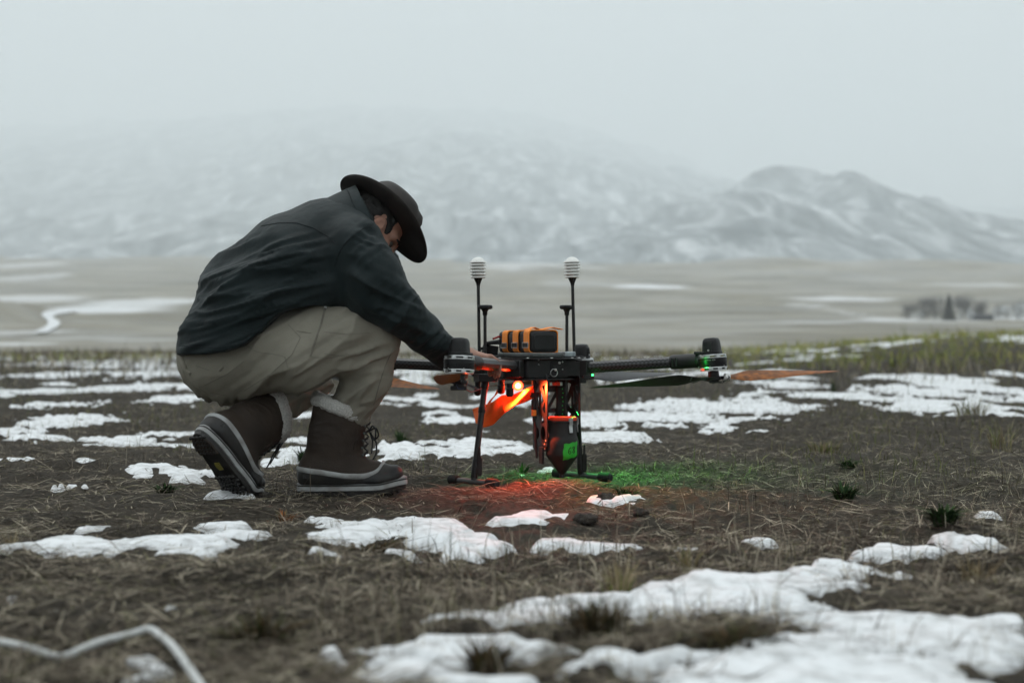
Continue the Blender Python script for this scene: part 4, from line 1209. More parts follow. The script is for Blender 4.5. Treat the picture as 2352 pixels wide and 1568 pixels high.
# recessed face panel with fixings and a pull ring
part(MB().box(D(0.0895, 0.082, 0.348), AXD, (0.0016, 0.050, 0.022)), 'face_panel', M['matte'], bevel=0.001)
sc_ = MB()
def screw(p, ax, r=0.0028, mb=None):
    (mb or sc_).lathe([(r, 0), (r, 0.0012), (r * 0.7, 0.0022), (r * 0.35, 0.0022), (r * 0.3, 0.001)], p, ax, 10)
for (uu, v_) in ((1285, 833), (1292, 831), (1276, 849), (1292, 848), (1237, 826), (1237, 837), (1264, 859)):
    s_ = s_at(uu, 0.0915); Yq = D(0.0915, s_, 0)[1]
    mb = MB(); screw(D(0.0915, s_, z_at(v_, Yq)), BF, 0.0042 if uu in (1285, 1276) else 0.0024, mb); part(mb, 'screw', M['silver'])
for (f_, s_) in ((0.10, -0.05), (0.10, 0.03), (0.10, 0.10), (-0.02, 0.158), (0.03, 0.158), (0.07, 0.158), (0.02, -0.108), (-0.08, -0.108)):
    mb = MB(); screw(D(f_, s_, 0.3808), UP, 0.0045, mb); part(mb, 'screw', M['silver'])
s_ = s_at(1272, 0.093); rc = D(0.0945, s_, z_at(850 + 6, 4.32))
part(MB().tube([rc + 0.0115 * (BS * math.cos(t) + UP * math.sin(t)) for t in np.linspace(0, 2 * math.pi, 29)], 0.0011, 6, cap=False), 'pull_ring', M['silver'])
part(MB().box(D(0.091, s_at(1272, .091), z_at(842, 4.32)), AXD, (0.003, 0.004, 0.003)), 'ring_bracket', M['black'], bevel=0.001)

# ---- battery in orange webbing
bz0, bz1 = 0.398, 0.464
fb, fe, sb0, sb1 = 0.055, -0.185, -0.021, 0.071
bt_ = MB()
def rrect(f, s0, s1, z0, z1, r=0.012, n=5):
    pts = []
    for (cs, cz, a0) in ((s1 - r, z1 - r, 0), (s0 + r, z1 - r, 90), (s0 + r, z0 + r, 180), (s1 - r, z0 + r, 270)):
        for k in range(n): a = R(a0 + 90 * k / (n - 1)); pts.append(D(f, cs + r * math.cos(a), cz + r * math.sin(a)))
    return pts
bt_.loft([rrect(fb + 0.002, sb0 + 0.006, sb1 - 0.006, bz0 + 0.006, bz1 - 0.006), rrect(fb, sb0 + 0.002, sb1 - 0.002, bz0 + 0.002, bz1 - 0.002)] +
         [rrect(f, sb0 + 0.0015 * vnoise(f / .012, 0, 0, 101), sb1, bz0, bz1 + 0.002 * vnoise(f / .02, 4, 0, 102)) for f in np.linspace(fb - 0.004, fe + 0.004, 34)] +
         [rrect(fe, sb0 + 0.004, sb1 - 0.004, bz0 + 0.004, bz1 - 0.004)])
batt = part(bt_, 'battery', M['battery'], sharp=50)
part(MB().loft([rrect(fb + 0.0035, sb0 + 0.012, sb1 - 0.010, bz0 + 0.010, bz1 - 0.012, 0.010), rrect(fb + 0.001, sb0 + 0.010, sb1 - 0.008, bz0 + 0.008, bz1 - 0.010, 0.010)]), 'end_label', M['black'], batt)
def strap(f0, f1, skew, name='strap'):
    def ring(f, g): return rrect(f, sb0 - g, sb1 + g, bz0 - 0.0005 + (0.001 if g < .003 else 0), bz1 + g, 0.012)
    mb = MB(); mb.loft([ring(f0, 0.0015), ring(f0, 0.0042), ring((f0 + f1) / 2, 0.0048), ring(f1, 0.0042), ring(f1, 0.0015)], cap=False)
    o = part(mb, name, M['strap'], batt, sharp=60)
    # metal buckle and black keeper on the near side
    fm = (f0 + f1) / 2; zc = 0.421
    part(MB().box(D(fm, sb0 - 0.0062, zc), AXD, ((f0 - f1) / 2 * 1.02, 0.0018, 0.0062)), 'keeper', M['black'], batt, bevel=0.0008)
    part(MB().tube([D(fm + a * (f0 - f1) / 2 * 1.12, sb0 - 0.0075, zc + b) for a, b in ((-1, -.0078), (1, -.0078), (1, .0078), (-1, .0078), (-1, -.0078))], 0.0009, 6), 'buckle', M['silver'], batt)
    return o
strap(0.052, 0.014, 0); strap(-0.030, -0.068, 0); strap(-0.112, -0.150, 0)
# loose webbing ends on top
for f_, s0, s1, l_ in ((0.036, 0.025, 0.092, 0.007), (-0.045, 0.01, 0.060, 0.008)):
    mb = MB(); top = [(s0, 0.0055), ((s0 + s1) / 2, 0.0055 + l_), (s1 - .012, 0.0045 + l_ * .6), (s1, 0.004 + l_ * .35)]
    mb.loft([[D(f_ + df, a, bz1 + b + dz) for a, b in top] + [D(f_ + df, a, bz1 + b + dz - 0.002) for a, b in top[::-1]] for df, dz in ((0.017, 0), (-0.017, 0.0006))])
    part(mb, 'strap_tail', M['strap'], batt, bevel=0.0006)
# strap run down the far end of the battery
part(MB().box(D(0.030, sb1 + 0.004, 0.430), AXD, (0.019, 0.0015, 0.032)), 'strap_side', M['strap'], batt, bevel=0.0008)
# cables and connector block behind the battery
blk = P(1126, 803, 4.52)
part(MB().box(blk, (unit((.9, .3, -.15)), unit((-.3, .9, 0)), unit((.15, 0, .98))), (0.022, 0.018, 0.014)), 'connector_block', M['matte'], bevel=0.003)
part(MB().tube([P(1116, 789, 4.50), P(1128, 787, 4.49), P(1149, 785, 4.47)], [0.006, 0.0065, 0.008], 12), 'connector_plug', M['matte'])
part(MB().tube([P(1133, 778, 4.52), P(1145, 773, 4.55), P(1158, 776, 4.56), P(1165, 790, 4.56)], 0.0035, 8), 'red_cable', M['red_wire'])
part(MB().tube([P(1118, 795, 4.52), P(1106, 800, 4.52), P(1100, 808, 4.52), P(1108, 816, 4.50)], 0.004, 8), 'black_cable', M['matte'])
# clear cased receiver and cable drum at the right of the tray
part(MB().box(P(1303, 813, 4.42), AXD, (0.022, 0.019, 0.008)), 'receiver_case', M['clear'], bevel=0.003)
part(MB().box(P(1303, 820, 4.42), AXD, (0.024, 0.021, 0.0025)), 'receiver_base', M['black'], bevel=0.001)

# ---- masts
def mast(u_top, v_top, u_bot, v_bot, Y, shield):
    a, b = P(u_bot, v_bot, Y), P(u_top, v_top, Y)
    o = part(MB().tube([a, a * .5 + b * .5, b], 0.0051, 12), 'mast', M['mast'])
    part(MB().lathe([(0.010, 0), (0.010, 0.006), (0.0065, 0.010), (0.0058, 0.020)], a - UP * 0.002, UP, 12), 'mast_foot', M['black'], o)
    if shield:
        ax = unit(b - a)
        part(MB().lathe([(0.0058, -0.002), (0.0065, 0.004), (0.0130, 0.020), (0.0135, 0.024)], b - ax * 0.004, ax, 20), 'shield_socket', M['black'], o)
        base = b + ax * 0.018; k_ = 6
        core = MB().lathe([(0.018, 0.000), (0.018, 0.048)], base, ax, 24); part(core, 'shield_core', M['shield'], o)
        for i in range(5):
            h = 0.001 + i * 0.0098; w_ = 0.0235 if i == 0 else 0.0262
            part(MB().lathe([(w_ - 0.0012, h - 0.0010), (w_, h), (w_ - 0.0004, h + 0.0012), (0.0195, h + 0.0052), (0.0175, h + 0.0054), (0.0175, h + .0035), (0.0195, h + 0.0032)], base, ax, 32), 'shield_plate', M['shield'], o, sharp=50)
        h = 0.0485
        part(MB().lathe([(0.0245, h - .001), (0.0262, h), (0.0255, h + 0.0015), (0.0205, h + 0.0070), (0.0150, h + 0.0125), (0.0085, h + 0.0160), (0.002, h + 0.0172)], base, ax, 32), 'shield_cap', M['shield'], o, sharp=60)
    return o
mast(1098.5, 652, 1101, 822, 4.44, True)
mast(1315, 651, 1319.5, 824, 4.47, True)
def gps(u, v_bot, Y):
    a, b = P(u, v_bot, Y), P(u, 716, Y)
    o = part(MB().tube([a, b], 0.0052, 12), 'mast', M['mast'])
    part(MB().lathe([(0.0052, -0.012), (0.0075, -0.010), (0.0078, 0.0), (0.010, 0.004), (0.013, 0.009)], b, UP, 14), 'swivel', M['black'], o)
    ang = R(20)
    pts = lambda r, z: [b + np.array((r * 1.0 * math.cos(t) , r * math.sin(t), z)) for t in np.linspace(ang, 2 * math.pi + ang, 8, endpoint=False)]
    part(MB().loft([pts(0.019, 0.008), pts(0.0245, 0.011), pts(0.0255, 0.016), pts(0.0235, 0.0205), pts(0.015, 0.0215)]), 'antenna_puck', M['black'], o, bevel=0.001)
    return o
gps(1114, 822, 4.43); gps(1302, 818, 4.55)

# ---- arms, motors, propellers
def make_arm(inner, outer, clamp_at=0.86):
    a, b = np.array(inner), np.array(outer)
    n = 8; pts = [a + (b - a) * t for t in np.linspace(0, 1, 8)]
    o = part(MB().tube(pts, 0.0182, 10, uv=True), 'arm', M['tube'], sharp=20)
    ax = unit(b - a)
    q = a + (b - a) * clamp_at; sd = unit(np.cross(ax, UP)); up_ = np.cross(sd, ax)
    part(MB().lathe([(0.0190, -0.030), (0.0215, -0.028), (0.0220, 0.0), (0.0215, 0.055), (0.0190, 0.056)], q, ax, 18), 'arm_sleeve', M['black'], o, bevel=0.001)
    for k in (-1, 1):
        part(MB().tube([q + ax * (0.006 * k - .012) + sd * 0.022 * 1 + up_ * 0.012, q + ax * (0.006 * k - .012) + sd * 0.022 - up_ * 0.014], 0.0026, 8), 'clamp_bolt', M['black'], o)
    return o

def make_motor(c, ax, yaw, text=None):
    """c: centre of the bell, ax: shaft axis"""
    ax = unit(ax); c = np.array(c)
    e1 = unit(np.cross(np.cross(ax, (math.cos(yaw), math.sin(yaw), 0)), ax)); e2 = np.cross(ax, e1)
    o = part(MB().lathe([(0.012, -0.012), (0.0405, -0.0115), (0.0415, -0.010)] +
              sum([[(0.0425, -0.0095 + i * 0.0032), (0.0425, -0.0078 + i * 0.0032), (0.0405, -0.0074 + i * 0.0032), (0.0405, -0.0065 + i * 0.0032)] for i in range(4)], []) +
              [(0.0425, 0.0035), (0.0425, 0.0145), (0.040, 0.0150), (0.012, 0.0150)], c, ax, 40), 'motor', M['motor'], sharp=30)
    # vented silver rings: a band with real windows between two hoops
    def vent(z0, z1, r0, r1, n, nm):
        mb = MB()
        mb.lathe([(r0 * .93, z0), (r0, z0), (r0, z0 + (z1 - z0) * .25), (r0 * .93, z0 + (z1 - z0) * .25)], c, ax, 40)
        mb.lathe([(r1 * .78, z1 - (z1 - z0) * .25), (r1, z1 - (z1 - z0) * .25), (r1 * .985, z1), (r1 * .78, z1 + .0004)], c, ax, 40)
        for k in range(n):
            t = 2 * math.pi * k / n; dr = e1 * math.cos(t) + e2 * math.sin(t); tg = np.cross(ax, dr)
            mb.box(c + dr * (r0 + r1) / 2 * .955 + ax * (z0 + z1) / 2, (dr, tg, ax), (0.0012, 0.0065, (z1 - z0) * .27))
        part(mb, nm, M['silver'], o, sharp=30)
    vent(0.0150, 0.0255, 0.0425, 0.0415, 8, 'top_ring'); vent(-0.0215, -0.0115, 0.0390, 0.0425, 9, 'bottom_ring')
    part(MB().lathe([(0.034, 0.0), (0.034, 0.036)], c - ax * 0.019, ax, 24), 'motor_core', M['matte'], o)
    for k in range(4):
        t = k * math.pi / 3 - 0.9; dr = -e2 * math.cos(t) + e1 * math.sin(t)
        mb = MB(); screw(c + dr * 0.0424 - ax * 0.0095, dr, 0.0014, mb); part(mb, 'screw', M['silver'], o)
    # tall tapered cover
    def sq(r, z, p=3.2):
        return [c + ax * z + (e1 * np.sign(math.cos(t)) * abs(math.cos(t)) ** (2 / p) + e2 * np.sign(math.sin(t)) * abs(math.sin(t)) ** (2 / p)) * r for t in np.linspace(0, 2 * math.pi, 32, endpoint=False)]
    part(MB().loft([sq(0.0285, 0.0258), sq(0.0285, 0.0345), sq(0.0268, 0.0355), sq(0.0262, 0.040), sq(0.0245, 0.060), sq(0.0230, 0.068), sq(0.0190, 0.0735), sq(0.0100, 0.0755)]), 'motor_cover', M['black'], o, sharp=40)
    for t in (-1.9, -1.25):
        d_ = e1 * math.cos(t) + e2 * math.sin(t)
        part(MB().tube([c + ax * 0.036 + d_ * 0.0292, c + ax * 0.062 + d_ * 0.0268], 0.0016, 6), 'cover_rib', M['black'], o)
    part(MB().lathe([(0.003, 0), (0.003, 0.002)], c + ax * 0.038 + (e1 * math.cos(-1.6) + e2 * math.sin(-1.6)) * 0.028, e1 * math.cos(-1.6) + e2 * math.sin(-1.6), 8), 'screw', M['silver'], o)
    # lettering round the bell, upside down as mounted
    if text:
        for i, ch in enumerate(text):
            if ch == ' ': continue
            t = math.atan2(-0.98, 0.2) + 0.28 - i * 0.075
            dr = e1 * math.cos(t) + e2 * math.sin(t); tg = np.cross(ax, dr)
            text_mesh('lettering', ch, 0.0062, c + dr * 0.0426 + ax * 0.0092, -tg, -ax, M['print_grey'], o, 0.0002)
    return o

def make_prop(c, ax, ang, orange_first=True, L=0.365):
    """two blades on a hub hung under the motor"""
    ax = unit(ax); c = np.array(c)
    d0 = np.array((math.cos(ang), math.sin(ang), 0)); d0 = unit(d0 - ax * d0.dot(ax))
    o = part(MB().lathe([(0.006, 0.018), (0.016, 0.016), (0.017, 0.0), (0.024, -0.002), (0.024, -0.009), (0.015, -0.011), (0.014, -0.018), (0.004, -0.0185)], c, ax, 22), 'propeller', M['black'])
    part(MB().box(c - ax * 0.004, (d0, np.cross(ax, d0), ax), (0.040, 0.012, 0.0045)), 'blade_clamp', M['matte'], o, bevel=0.002)
    for k, sgn in enumerate((1, -1)):
        d = d0 * sgn; w = np.cross(ax, d); rings = []
        for t in np.linspace(0, 1, 18):
            r = 0.026 + (L - 0.026) * t
            ch = np.interp(t, [0, .08, .25, .45, .7, .9, .97, 1], [.020, .028, .064, .058, .040, .026, .018, .006])
            tw = np.interp(t, [0, .15, .3, 1], [R(16), R(34), R(28), R(12)])
            th = np.interp(t, [0, .2, 1], [.0055, .0032, .0012])
            lag = 0.006 * math.sin(t * math.pi) - 0.010 * t * t
            ce = c + d * r - w * lag - ax * (0.004 + 0.004 * t)
            cw = w * math.cos(tw) + ax * math.sin(tw); cn = np.cross(d, cw)
            rings.append([ce + cw * ch * (q - .45) + cn * th * hgt for q, hgt in ((0, 0), (.12, .55), (.35, .8), (.7, .45), (1, 0.05), (.7, -.3), (.35, -.35), (.12, -.3))])
        bl = part(MB().loft(rings), 'blade', M['blade_orange'] if (k == 0) == orange_first else M['blade'], o, sharp=50)
        bl['label'] = 'amber coloured propeller blade' if (k == 0) == orange_first else 'dark carbon propeller blade'
    return o

def corner(sx, sf, z=0.350): return D(sf, sx, z)
TILT = 0.075
def station(mpos, inner, ang, of, text=None, L=0.365):
    m_ = np.array(mpos); i_ = np.array(inner); out = unit((m_ - i_) * np.array((1, 1, 0)))
    ax = unit(UP - out * TILT)
    make_arm(i_, m_ + ax * 0.008 - out * 0.040, 0.84)
    part(MB().box(m_ + ax * 0.030 - out * 0.020, (out, np.cross(ax, out), ax), (0.030, 0.020, 0.0045)), 'motor_mount', M['black'], bevel=0.002)
    make_motor(m_, ax, math.atan2(out[1], out[0]), text)
    make_prop(m_ - ax * 0.040, ax, ang, of, L)
    return m_, ax, out
FR = station(P(1637, 834, 4.20), D(0.075, 0.150, 0.351), R(-5), True, 'KDE Direct')
FL = station(P(1055, 839, 3.87), D(0.080, -0.085, 0.357), R(262), True, '5215XF')
RR = station(P(1336, 840, 4.90), D(-0.16, 0.13, 0.352), R(22), False)
RL = station(P(822, 838, 4.58), D(-0.16, -0.095, 0.352), R(-42), True)
# foil patch on the right propeller root, wire loops and small leads under the hubs
mb = MB(); m_, ax_, o_ = FR; hc = m_ - ax_ * 0.040
fc_ = hc + np.array((0.038, -0.012, -0.002))
mb.loft([[fc_ + np.array((dx, r_ * math.cos(t) * 1.1, r_ * math.sin(t))) + 0.002 * np.array((vnoise(t * 3, dx * 300, 0, 5), 0, vnoise(t * 4, dx * 300, 1, 6))) for t in np.linspace(0, 2 * math.pi, 14, endpoint=False)] for dx, r_ in ((-0.010, 0.010), (-0.006, 0.013), (0.002, 0.0125), (0.009, 0.010))])
part(mb, 'foil_patch', M['foil'])
for pts in ([P(1590, 866, 4.18), P(1584, 876, 4.17), P(1592, 879, 4.17), P(1612, 872, 4.17), P(1640, 878, 4.17)], [P(1636, 880, 4.17), P(1668, 874, 4.16), P(1676, 866, 4.17), P(1668, 860, 4.18), P(1660, 868, 4.18)], [P(1640, 876, 4.18), P(1660, 880, 4.17), P(1666, 872, 4.17)]):
    part(MB().tube(pts, 0.0014, 6), 'lead', M['matte'])
part(MB().tube([P(1060, 872, 3.86), P(1048, 884, 3.85), P(1052, 892, 3.85), P(1064, 893, 3.85), P(1068, 888, 3.86)], 0.0013, 6), 'blue_lead', M['blue_wire'])
part(MB().tube([P(1067, 868, 3.86), P(1072, 880, 3.86), P(1068, 893, 3.86), P(1082, 900, 3.90), P(1096, 896, 3.95), P(1106, 892, 4.0)], 0.0014, 6), 'red_lead', M['red_wire'])
part(MB().box(FL[0] - FL[1] * 0.061, np.eye(3), (0.022, 0.014, 0.006)), 'speed_sensor', M['black'], bevel=0.002)
# arm roots clamped at the corners of the body
for st in ((0.075, 0.150, FR), (0.080, -0.085, FL), (-0.16, 0.13, RR), (-0.16, -0.095, RL)):
    o_ = st[2][2]; q = D(st[0], st[1], 0.349)
    part(MB().box(q + o_ * 0.004, (o_, np.cross(UP, o_), UP), (0.020, 0.026, 0.0265)), 'arm_joint', M['black'], bevel=0.003)
q = P(1352, 866, 4.36); part(MB().box(q, np.eye(3), (0.016, 0.012, 0.006)), 'led_bracket', M['black'], bevel=0.001)
part(MB().tube([P(1338, 866, 4.36), P(1348, 868, 4.355), P(1356, 863, 4.35), P(1362, 861, 4.35)], 0.001, 6), 'green_led_wire', M['red_wire'])

# ---- landing legs with T feet
def leg(top, bot, fa, fb2, tag_at=None):
    a, b = np.array(top), np.array(bot)
    o = part(MB().tube([a, a + (b - a) * .3, b], 0.0092, 14), 'landing_leg', M['mast'])
    ax = unit(b - a)
    for t, r_, l_ in ((0.0, 0.0118, 0.03), (0.27, 0.0108, 0.020), (0.80, 0.0103, 0.055)):
        q = a + (b - a) * t
        part(MB().lathe([(r_ * .9, 0), (r_, 0.002), (r_, l_ - 0.002), (r_ * .9, l_)], q, ax, 14), 'leg_collar', M['black'], o)
    fa, fb2 = np.array(fa), np.array(fb2)
    part(MB().tube([fa, fb2], 0.0088, 14), 'foot_bar', M['slab'], o)
    fx = unit(fb2 - fa)
    for q, sg in ((fa, 1), (fb2, -1)):
        prof = [(0.010, -0.004)]
        for i in range(7): prof += [(0.0142, 0.000 + i * 0.006), (0.0146, 0.003 + i * 0.006), (0.0132, 0.0045 + i * 0.006)]
        prof += [(0.0095, 0.043)]
        part(MB().lathe(prof, q - fx * sg * 0.012, fx * sg, 18), 'rubber_cap', M['matte'], o)
    q = a + (b - a) * 0.86 + np.array((0.013, -0.006, 0.0))
    part(MB().loft([[q + np.array((w_ * c_, dy, h_)) for c_, h_, w_ in ((-1, 0.055, .003), (1, 0.055, .003), (1, 0.028, .0035), (1, 0.022, .0075), (1, -0.022, .0075), (.6, -0.030, .0075), (-.6, -0.030, .0075), (-1, -0.022, .0075), (-1, 0.022, .0075), (-1, 0.028, .0035))] for dy in (-0.004, 0.004)]), 'leg_tag', M['hopper'], o, bevel=0.001)
    return o
la = P(1115, 872, 4.30); lb = P(1088, 1102, 4.235)
leg(la, lb, P(1041, 1101, 4.33) , P(1134, 1110, 4.16))
part(MB().box(la + np.array((0.0, 0, 0.006)), AXD, (0.024, 0.030, 0.012)), 'leg_mount', M['black'], bevel=0.002)
ra = P(1322, 875, 4.48); rb_ = P(1334, 1091, 4.47)
leg(ra, rb_, P(1280, 1086, 4.54), P(1394, 1096, 4.40))
part(MB().box(ra + UP * 0.006, AXD, (0.024, 0.026, 0.012)), 'leg_mount', M['black'], bevel=0.002)
# round dampers under the left edge
for (uu, vt, vb, Yq, r_) in ((1097, 876, 909, 4.36, 0.0105), (1151, 872, 905, 4.36, 0.0115), (1171, 880, 912, 4.28, 0.0115)):
    t_ = z_at(vt, Yq); b_ = z_at(vb, Yq); hh = t_ - b_; x0 = P(uu, vb, Yq)
    part(MB().lathe([(0.002, 0.0), (r_ * .7, 0.002), (r_, 0.007), (r_, hh * .62), (r_ * .85, hh * .66), (r_ * .85, hh)], x0, UP, 16), 'damper', M['black'])

# ---- payload frame: cut-out carbon plates
zt0 = 0.366
prof = [(0.0, 0.105), (0.02, 0.09 - .0), (0.085, 0.098), (0.103, 0.118), (0.103, 0.318), (0.070, zt0), (0.0, zt0)]
def tri(*p): return list(p)
holes = [tri((0.088, 0.300), (0.088, 0.268), (0.066, 0.296)), tri((0.056, 0.285), (0.080, 0.252), (0.056, 0.236)), tri((0.088, 0.250), (0.092, 0.205), (0.068, 0.226)),
         [(0.050 + 0.009 * math.cos(t), 0.325 + 0.009 * math.sin(t)) for t in np.linspace(0, 2 * math.pi, 12, endpoint=False)],
         [(0.020 + 0.009 * math.cos(t), 0.335 + 0.009 * math.sin(t)) for t in np.linspace(0, 2 * math.pi, 12, endpoint=False)],
         tri((0.014, 0.310), (0.042, 0.300), (0.014, 0.262)), tri((0.014, 0.240), (0.044, 0.268), (0.044, 0.225)), tri((0.014, 0.218), (0.040, 0.208), (0.014, 0.180)),
         tri((0.060, 0.210), (0.086, 0.186), (0.060, 0.180)), [(0.074 + 0.016 * math.cos(t), 0.152 + 0.022 * math.sin(t)) for t in np.linspace(0, 2 * math.pi, 16, endpoint=False)],
         [(0.030 + 0.016 * math.cos(t), 0.150 + 0.018 * math.sin(t)) for t in np.linspace(0, 2 * math.pi, 16, endpoint=False)]]
for s_ in (0.0165, 0.1275):
    plate('side_plate', prof, holes, 0.003, D(-0.004, s_, 0), BF, UP, M['sheet'], drone)
bprof = [(0.020, 0.110), (0.124, 0.110), (0.124, 0.318), (0.020, 0.318)]
bh = [tri((0.030, 0.276), (0.044, 0.276), (0.044, 0.232), (0.030, 0.232)), tri((0.052, 0.276), (0.088, 0.276), (0.062, 0.232), (0.052, 0.232)), tri((0.096, 0.270), (0.096, 0.226), (0.070, 0.226)),
      [(0.038 + 0.013 * math.cos(t), 0.198 + 0.013 * math.sin(t)) for t in np.linspace(0, 2 * math.pi, 14, endpoint=False)], tri((0.064, 0.212), (0.090, 0.212), (0.082, 0.194), (0.064, 0.186)), tri((0.100, 0.205), (0.116, 0.205), (0.116, 0.180), (0.104, 0.180))]
plate('back_plate', bprof, bh, 0.003, D(0.004, 0, 0), BS, UP, M['sheet'], drone)
part(MB().box(D(0.012, 0.103, 0.262), AXD, (0.006, 0.014, 0.070)), 'wire_channel', M['matte'], bevel=0.002)
for i in range(9): part(MB().lathe([(0.0013, 0), (0.0008, 0.001)], D(0.0185, 0.106 + 0.002 * (i % 2), 0.285 - i * 0.013), BF, 8), 'indicator', M['led_dim'])
part(MB().box(D(0.040, 0.068, 0.3015), AXD, (0.012, 0.022, 0.0055)), 'servo_block', M['silver'], bevel=0.001)
part(MB().box(D(0.0525, 0.068, 0.3015), AXD, (0.001, 0.013, 0.005)), 'servo_label', M['lid'])
for z_ in (0.355, 0.332):
    for s_ in (0.014,):
        for f_ in (0.030, 0.062):
            mb = MB(); screw(D(f_, s_, z_), -BS, 0.0024, mb); part(mb, 'screw', M['silver'])
for (f_, z_) in ((0.082, 0.118), (0.092, 0.130), (0.085, 0.105), (0.020, 0.150)):
    mb = MB(); screw(D(f_, 0.0145, z_), -BS, 0.0026, mb); part(mb, 'screw', M['silver'])
# actuator, cable and clip on the outside of the left plate
part(MB().lathe([(0.006, 0), (0.0085, 0.003), (0.0085, 0.045), (0.006, 0.050), (0.005, 0.090), (0.007, 0.092), (0.007, 0.11)], D(0.028, 0.004, 0.205), UP, 14), 'actuator', M['black'])
part(MB().box(D(0.030, 0.003, 0.268), AXD, (0.010, 0.012, 0.007)), 'actuator_clamp', M['matte'], bevel=0.001)
part(MB().tube([D(0.030, 0.002, 0.205), D(0.036, 0.000, 0.190), D(0.044, 0.002, 0.17), D(0.047, 0.002, 0.12), D(0.050, 0.004, 0.075)], 0.0042, 8), 'hose', M['matte'])
part(MB().box(D(0.034, 0.001, 0.213), AXD, (0.006, 0.006, 0.009)), 'cable_clip', M['strap'], bevel=0.001)
part(MB().box(D(0.070, 0.010, 0.085), AXD, (0.012, 0.004, 0.026)), 'lower_bracket', M['sheet'], bevel=0.001)

# ---- seed hopper
hx = P(1291, 1000, 4.345) * np.array((1, 1, 0)); ha = D(0.078, 0.072, 0); hx[:2] = (hx[:2] + 0 * ha[:2])
hop = part(MB().lathe([(0.0065, 0.0175), (0.0085, 0.018), (0.0085, 0.028), (0.012, 0.032), (0.0490, 0.083), (0.0505, 0.090), (0.0505, 0.128), (0.047, 0.140), (0.0445, 0.146), (0.0445, 0.184), (0.0465, 0.186), (0.0465, 0.1915)], hx, UP, 36), 'hopper', M['hopper'], sharp=40)
part(MB().lathe([(0.0450, 0.1917), (0.0455, 0.193), (0.0455, 0.2005), (0.0435, 0.2025), (0.030, 0.2030)], hx, UP, 36), 'lid', M['lid'], hop, sharp=40)
for an, nm in ((R(-58), 'latch'), (R(8), 'latch')):
    d_ = np.array((math.cos(an), math.sin(an), 0)); t_ = np.array((-math.sin(an), math.cos(an), 0))
    part(MB().box(hx + d_ * 0.0475 + UP * 0.194, (d_, t_, UP), (0.0012, 0.0075, 0.005)), 'latch_catch', M['silver'], hop, bevel=0.0006)
    part(MB().box(hx + d_ * 0.0480 + UP * 0.184, (d_, t_, UP), (0.0016, 0.0050, 0.007)), 'latch_body', M['silver'], hop, bevel=0.0006)
    part(MB().box(hx + d_ * 0.0478 + UP * 0.168, (unit(d_ + UP * .12), t_, unit(UP - d_ * .12)), (0.0008, 0.0062, 0.0125)), 'latch', M['silver'], hop, bevel=0.0006)
    part(MB().tube([hx + d_ * 0.0495 + UP * 0.196 - t_ * 0.005, hx + d_ * 0.0505 + UP * 0.180 - t_ * 0.005, hx + d_ * 0.0505 + UP * 0.180 + t_ * 0.005, hx + d_ * 0.0495 + UP * 0.196 + t_ * 0.005], 0.0008, 6), 'latch_wire', M['silver'], hop)
def on_hop(phi, z, off):
    r_ = np.interp(z, [0.032, 0.083, 0.090, 0.128, 0.140], [0.012, 0.049, 0.0505, 0.0505, 0.047]) + off
    return hx + np.array((r_ * math.sin(phi), -r_ * math.cos(phi), z))
tp = MB(); rows = []
for j in np.linspace(0, 1, 9):
    rows.append([on_hop(R(2 + 57 * i + 3.0 * (j - .5) + 1.5 * math.sin(j * 9)), 0.0755 + 0.046 * j + 0.008 * i - 0.004 * (1 - i) * (1 - j) + (0.0015 * math.sin(i * 14) if j in (0, 1) else 0), 0.0007) for i in np.linspace(0, 1, 12)])
rows2 = [[p + unit((p - hx) * np.array((1, 1, 0))) * 0.0006 for p in r_] for r_ in rows]
tp.loft(rows, cap=False, closed=False); tp.loft(rows2, cap=False, closed=False)
part(tp, 'tape_label', M['tape'], hop, sharp=70)
def stroke(pts, cx, cz, sc):
    mb = MB(); q = [on_hop(R(cx) + a * sc / 0.05, cz + b * sc, 0.0016) for a, b in pts]; mb.tube(q, 0.0011, 6); return mb
six = [(0.35, 0.95), (0.05, 0.75), (-0.25, 0.3), (-0.35, -0.25), (-0.2, -0.65), (0.1, -0.75), (0.35, -0.5), (0.35, -0.2), (0.1, 0.0), (-0.2, -0.15), (-0.33, -0.4)]
eig = [(0.3, 0.6), (0.1, 0.85), (-0.2, 0.75), (-0.25, 0.45), (0.0, 0.15), (0.3, -0.2), (0.3, -0.6), (0.0, -0.8), (-0.25, -0.6), (-0.2, -0.25), (0.1, 0.1), (0.35, 0.4), (0.3, 0.6)]
stroke(six, 24, 0.101, 0.0115).build('handwriting', M['ink'], hop); stroke(eig, 40, 0.104, 0.0115).build('handwriting', M['ink'], hop)

# ---- navigation lights (lit)
lp = P(1190, 886, 4.375)
part(MB().box(lp + np.array((0.0, 0.022, 0.010)), AXD, (0.012, 0.010, 0.010)), 'light_housing', M['black'], bevel=0.002)
part(MB().lathe([(0.0155, -0.004), (0.0155, 0.0), (0.0140, 0.005), (0.0085, 0.008)], lp + np.array((0, 0.010, 0)), (0, -1, 0), 20), 'light_halo', M['led_halo'])  # added glowing dome, stands in for the red halo round the lamp
part(MB().lathe([(0.0078, 0.0), (0.0078, 0.004), (0.0060, 0.009), (0.0015, 0.0115)], lp + np.array((0, 0.004, 0)), (0, -1, 0), 16), 'red_light', M['led_red'])
part(MB().lathe([(0.003, 0), (0.003, 0.003), (0.001, 0.005)], P(1361, 861, 4.35), (0, -1, 0), 10), 'green_light', M['led_green'])
part(MB().lathe([(0.004, 0), (0.004, 0.003), (0.001, 0.005)], P(1352, 864, 4.54), (0, 0, -1), 10), 'green_light', M['led_green'])
